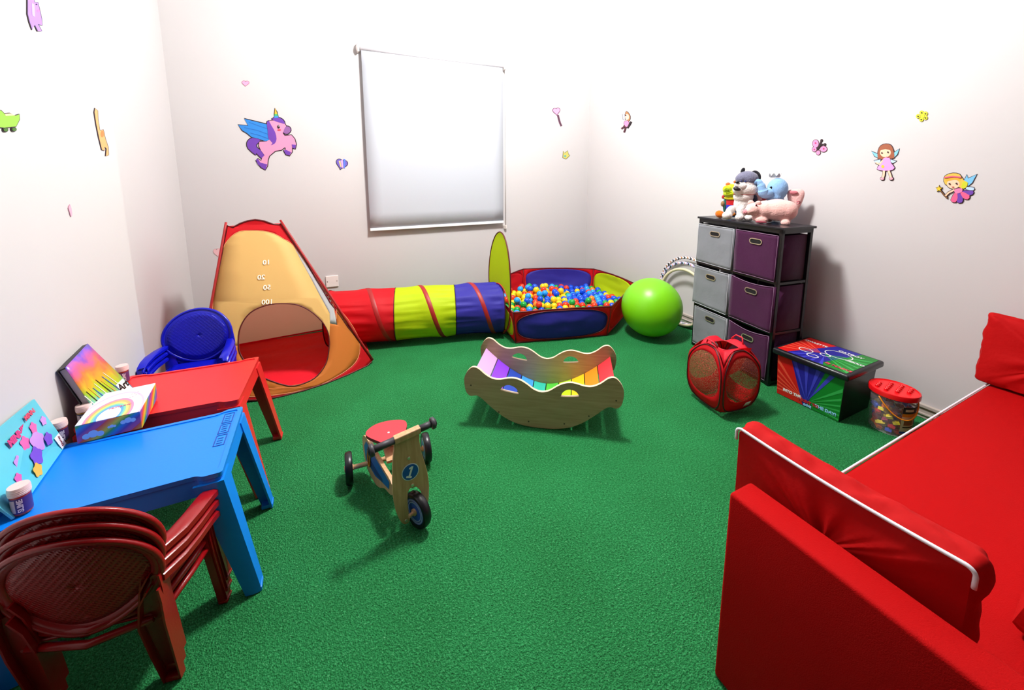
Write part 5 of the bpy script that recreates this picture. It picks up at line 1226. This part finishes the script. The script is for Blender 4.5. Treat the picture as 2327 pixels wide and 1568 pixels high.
# ------------------------------------------------------------------ soft toys on the drawer tower
SZ = SH + .0005
def furm(c, b=.6, s=120): return mat(c, .95, .1, bump=b, bscale=s, var=.08, vscale=30, sheen=.3)
class Toy:
    def __init__(s, name, label, cat, x, y, ocx, ocy, pxm):
        s.rz = math.atan2(y, x) - PI / 2; s.t = thing(name, label, cat, (x, y, SZ), s.rz); s.k = 1 / (9.696 * pxm); s.ox = ocx; s.oy = ocy
    def p(s, cx, cy, d=0): return Vector(((cx - s.ox) * s.k, d, max(.0, (s.oy - cy) * s.k)))
    def e(s, cx, cy, rx, rz, d=0, ry=None, rot=0): return (s.p(cx, cy, d), (rx * s.k, (ry if ry is not None else rx) * s.k, rz * s.k), rot)
    def blob(s, name, es, m, vox=.006, parent=None, label=None, lim=None, smooth_it=4):
        bm = NB()
        for c, r, rot in es:
            lo = r[2] 
            sph(bm, c, r, rot=Matrix.Rotation(rot, 3, 'Y'), seg=20, ring=14)
        for v in bm.verts: v.co.z = max(v.co.z, .0)
        if len(es) > 1: return obj(name, bm, m, parent or s.t, smooth=True, label=label, mods=[('REMESH', dict(mode='VOXEL', voxel_size=vox, use_smooth_shade=True)), ('SMOOTH', dict(factor=.5, iterations=smooth_it))])
        return obj(name, bm, m, parent or s.t, smooth=True, label=label)
wf = furm('#d8d0cc'); gf = furm('#6a6a80'); bkf = furm('#14141c')
D = Toy('plush_husky', 'grey and white plush husky dog sitting with open mouth among the soft toys', 'soft toy', 2.940, 1.978, 900, 1318, 294)
D.blob('body', [D.e(940, 960, 190, 260, .01, 190), D.e(1010, 1150, 200, 160, .03, 220), D.e(930, 800, 200, 150, 0), D.e(700, 1120, 90, 140, -.03, 90, .5), D.e(650, 1215, 105, 92, -.06), D.e(910, 1120, 85, 170, -.04, 85, .2), D.e(890, 1240, 92, 76, -.075), D.e(1060, 1255, 95, 66, -.04), D.e(960, 640, 235, 165, -.01, 200), D.e(820, 640, 110, 110, -.05, 120), D.e(960, 500, 200, 200, 0, 180)], wf, .0055)
D.blob('head_cap', [D.e(975, 415, 225, 175, .004, 205), D.e(870, 410, 125, 110, -.03, 120), D.e(960, 420, 120, 80, -.045, 60), D.e(1100, 490, 95, 130, .01)], gf, .0055, label='grey fur on top of the head')
D.blob('back_fur', [D.e(1120, 900, 90, 170, .04, 120), D.e(1090, 1080, 110, 130, .06)], furm('#2a2c44'), .006, label='dark grey fur on the back')
for nm, es, m_ in (('muzzle', [D.e(820, 545, 84, 62, -.062, 80), D.e(880, 570, 120, 90, -.05)], wf),):
    D.blob(nm, es, m_, .005)
D.blob('mouth', [D.e(800, 625, 78, 44, -.080, 56, .30)], mat('#1c0c10', .5)); D.blob('nose', [D.e(795, 480, 42, 26, -.084, 36)], mat('#0c0a10', .25))
D.blob('eye', [D.e(945, 462, 24, 20, -.062, 20)], mat('#20306c', .15)); D.blob('eye', [D.e(868, 455, 16, 18, -.066, 16)], mat('#20306c', .15))
er = D.blob('ear', [D.e(1120, 370, 108, 140, .0, 36, -.2)], bkf, label='upright black ear'); D.blob('inner_ear', [D.e(1112, 385, 66, 98, -.012, 30, -.2)], wf, parent=er)
D.blob('ear', [D.e(880, 235, 40, 70, .02, 30, .3)], bkf, label='upright black ear tip')
bm = NB(); tube(bm, [D.p(940 + 205 * math.cos(a), 745, -.002 + .062 * math.sin(a)) for a in [2 * PI * k / 32 for k in range(32)]], .004, 6, closed=True); obj('collar', bm, mat('#a02c20', .5), D.t)
F_ = Toy('plush_creature', 'yellow green plush creature with rainbow striped tummy at the left end of the soft toys', 'soft toy', 2.985, 2.105, 560, 1180, 280)
ygf = furm('#b4c414', .4)
F_.blob('head', [F_.e(575, 570, 160, 140, 0, 130), F_.e(490, 545, 92, 88, -.035, 90), F_.e(540, 640, 130, 80, -.02)], ygf, .0055)
bm = NB(); sp_ = [F_.p(490 + (64 - 7 * k * .5) * math.cos(k * .5), 550 + (64 - 7 * k * .5) * math.sin(k * .5), -.068 - .0008 * k) for k in range(17)]; tube(bm, sp_, .003, 6); obj('cheek_swirl', bm, mat('#6c8c14', .6), F_.t)
F_.blob('ruff', [F_.e(590, 738, 150, 52, -.008, 120)], furm('#d8cc1c', .4), label='yellow frilled collar')
bdm = []
bm = NB(); rr = [(0, 150), (.2, 148), (.36, 145), (.52, 140), (.75, 125), (1, 92)]
def tummy(u, v):
    a = u * 2 * PI; i = min(4, int(v * 5)); f = v * 5 - i; r = (rr[i][1] * (1 - f) + rr[i + 1][1] * f) * F_.k * .95; c = F_.p(615, 770 + 380 * v); return Vector((c.x + r * math.cos(a), r * .8 * math.sin(a), c.z))
grid(bm, tummy, 40, 31, cu=True, mi=lambda i, j: 0 if j < 9 else (1 if j < 19 else 2)); obj('striped_tummy', bm, [furm('#b81c20', .3), furm('#2c2cb0', .3), furm('#3c88c8', .3)], F_.t)
F_.blob('side', [F_.e(470, 890, 40, 170, .0, 70)], furm('#1c5c54', .4), label='dark green side'); F_.blob('foot', [F_.e(385, 1095, 95, 82, -.03, 80, .4)], furm('#d06a14', .4)); F_.blob('hand', [F_.e(425, 865, 40, 62, -.02, 40)], furm('#8c6c48', .4)); F_.blob('hand', [F_.e(430, 720, 38, 44, .01, 40)], furm('#b02828', .4)); F_.blob('foot', [F_.e(500, 1150, 60, 42, -.06, 50)], furm('#d8d4dc', .3)); F_.blob('foot', [F_.e(640, 1075, 50, 48, -.045, 50)], furm('#d87c1c', .4))
for cx_, cy_, r_ in ((500, 440, 48), (635, 385, 38), (712, 415, 34)): F_.blob('hair_tuft', [F_.e(cx_, cy_, r_, r_ * .85, .0)], furm('#d0602c', .4))
E_ = Toy('plush_elephant', 'blue plush elephant with pink ears and a silver crown behind the pink pig', 'soft toy', 3.105, 1.815, 1690, 1300, 302)
bf = furm('#86b0dc', .35); pf = furm('#ecbcb8', .35)
E_.blob('body', [E_.e(1690, 590, 205, 245, -.01, 190), E_.e(1690, 1010, 200, 290, .0, 150), E_.e(1640, 760, 190, 110, -.02, 150)], bf, .007)
bm = NB(); tube(bm, smoothpoly([E_.p(1560, 660, -.05), E_.p(1460, 690, -.075), E_.p(1420, 600, -.085), E_.p(1375, 480, -.085), E_.p(1320, 420, -.085), E_.p(1250, 445, -.085)], 5, False), [x * E_.k for x in [112] * 5 + [104] * 5 + [78] * 5 + [62] * 5 + [54] * 6], 18); obj('trunk', bm, bf, E_.t, smooth=True)
E_.blob('trunk_tip', [E_.e(1245, 448, 26, 34, -.087, 30)], furm('#8c5868', .4)); E_.blob('mouth', [E_.e(1480, 790, 60, 36, -.062, 40, -.4)], mat('#8c1424', .6))
E_.blob('eye', [E_.e(1575, 560, 28, 34, -.062, 16)], mat('#0c0a12', .2)); E_.blob('eye_white', [E_.e(1612, 585, 22, 26, -.056, 14)], mat('#e8e8ec', .3))
def ear(pts, d, name, label):
    bm = NB(); P = smoothpoly([(x, y) for x, y in pts], 3); lo = [(q.x, q.y) for q in P]
    cx_ = sum(q[0] for q in lo) / len(lo); cy_ = sum(q[1] for q in lo) / len(lo)
    secs = []
    for f, off in ((.02, -.014), (.55, -.012), (.85, -.006), (1, .004), (.85, .014), (.55, .018), (.02, .020)):
        secs.append([E_.p(cx_ + (x - cx_) * f, cy_ + (y - cy_) * f, d + off) for x, y in lo])
    loft(bm, secs); return obj(name, bm, pf, E_.t, smooth=True, label=label)
ear([(1880, 640), (1960, 590), (2080, 575), (2160, 610), (2185, 700), (2160, 850), (2110, 1000), (2060, 1090), (2000, 960), (1900, 820)], .0, 'ear', 'large pink ear')
ear([(1300, 560), (1330, 640), (1400, 740), (1500, 850), (1520, 900), (1400, 930), (1300, 880), (1240, 760), (1225, 620), (1260, 550)], .0, 'ear', 'large pink ear')
E_.blob('ear_fold', [E_.e(1985, 655, 80, 40, -.02, 20)], furm('#c87880', .4))
bm = NB(); cr = [];
for k in range(33):
    a = 2 * PI * k / 32; cr.append(a)
c_ = E_.p(1625, 335, -.005)
for k in range(32):
    a0, a1_ = 2 * PI * k / 32, 2 * PI * (k + 1) / 32; r0 = 80 * E_.k
    def h_(a): return (30 + 62 * abs(math.cos(a * 3.5)) ** 1.5) * E_.k
    ps = [c_ + Vector((r0 * math.cos(a), r0 * math.sin(a), 0)) for a in (a0, a1_)] + [c_ + Vector((r0 * 1.35 * math.cos(a), r0 * 1.35 * math.sin(a), h_(a))) for a in (a1_, a0)]
    fr(bm, ps, [(0, 1, 2, 3)])
bmesh.ops.remove_doubles(bm, verts=bm.verts, dist=.0003)
obj('crown', bm, mat('#b8bcc0', .35, metal=.5), E_.t, mods=[('SOLIDIFY', dict(thickness=.002))])
G = Toy('plush_pig', 'pink plush pig standing at the front of the drawer tower top', 'soft toy', 2.955, 1.735, 1640, 1405, 312)
pg = furm('#ecb8b0', .4, 90)
G.blob('body', [G.e(1700, 1110, 370, 240, .01, 230), G.e(1850, 1120, 220, 225, .01, 210), G.e(1480, 1110, 240, 200, 0, 200), G.e(1270, 1100, 175, 150, -.02, 160), G.e(1180, 1150, 110, 90, -.04, 110), G.e(1420, 1330, 130, 80, -.035, 80), G.e(1300, 1310, 66, 60, -.02, 70), G.e(1860, 1370, 92, 82, -.035, 80), G.e(1900, 1350, 70, 70, .05, 60), G.e(1560, 1340, 70, 66, .06, 60)], pg, .007)
G.blob('snout', [G.e(1115, 1165, 58, 66, -.058, 50)], furm('#d88c94', .4)); G.blob('ear', [G.e(1195, 965, 62, 58, -.03, 30, .5)], pg); G.blob('ear', [G.e(1330, 965, 62, 50, -.045, 25, -.4)], pg)
G.blob('eye', [G.e(1305, 1005, 20, 20, -.066, 12)], mat('#5c1c28', .3)); G.blob('nostril', [G.e(1095, 1180, 9, 14, -.072, 8)], mat('#a04858', .5)); G.blob('hoof', [G.e(1420, 1375, 110, 26, -.055, 30)], furm('#8c3c48', .4))
bm = NB(); tube(bm, smoothpoly([G.p(2040, 960, .0), G.p(2080, 930, -.01), G.p(2060, 900, -.02), G.p(2020, 915, -.02)], 4, False), .0045, 8); obj('tail', bm, furm('#b86c74', .4), G.t)
# ------------------------------------------------------------------ light
def area(name, loc, size, power, col=(1, 1, 1), sy=None):
    l = bpy.data.lights.new(name, 'AREA'); l.shape = 'RECTANGLE' if sy else 'SQUARE'; l.size = size; l.energy = power; l.color = col
    if sy: l.size_y = sy
    o = bpy.data.objects.new(name, l); C.objects.link(o); o.location = loc; return o
l = bpy.data.lights.new('ceiling_lamp', 'POINT'); l.energy = 560; l.shadow_soft_size = .2; l.color = (1, .985, .97)
o = bpy.data.objects.new('ceiling_lamp', l); C.objects.link(o); o.location = (1.32, 2.25, 3.48)
t = thing('ceiling_light', 'square white ceiling light fitting', 'ceiling light', (1.32, 2.25, CZ))
bm = NB(); box(bm, (0, 0, -.02), (.3, .3, .04), bev=.01); obj('housing', bm, mat('#f4f4f4', .5), t)
w = bpy.data.worlds.new('world'); sc.world = w; w.use_nodes = True; w.node_tree.nodes['Background'].inputs[0].default_value = (.6, .65, .7, 1); w.node_tree.nodes['Background'].inputs[1].default_value = .1
sc.view_settings.view_transform = 'Standard'; sc.view_settings.look = 'None'; sc.view_settings.gamma = 1; sc.view_settings.use_curve_mapping = False
sc.view_settings.exposure = -.14
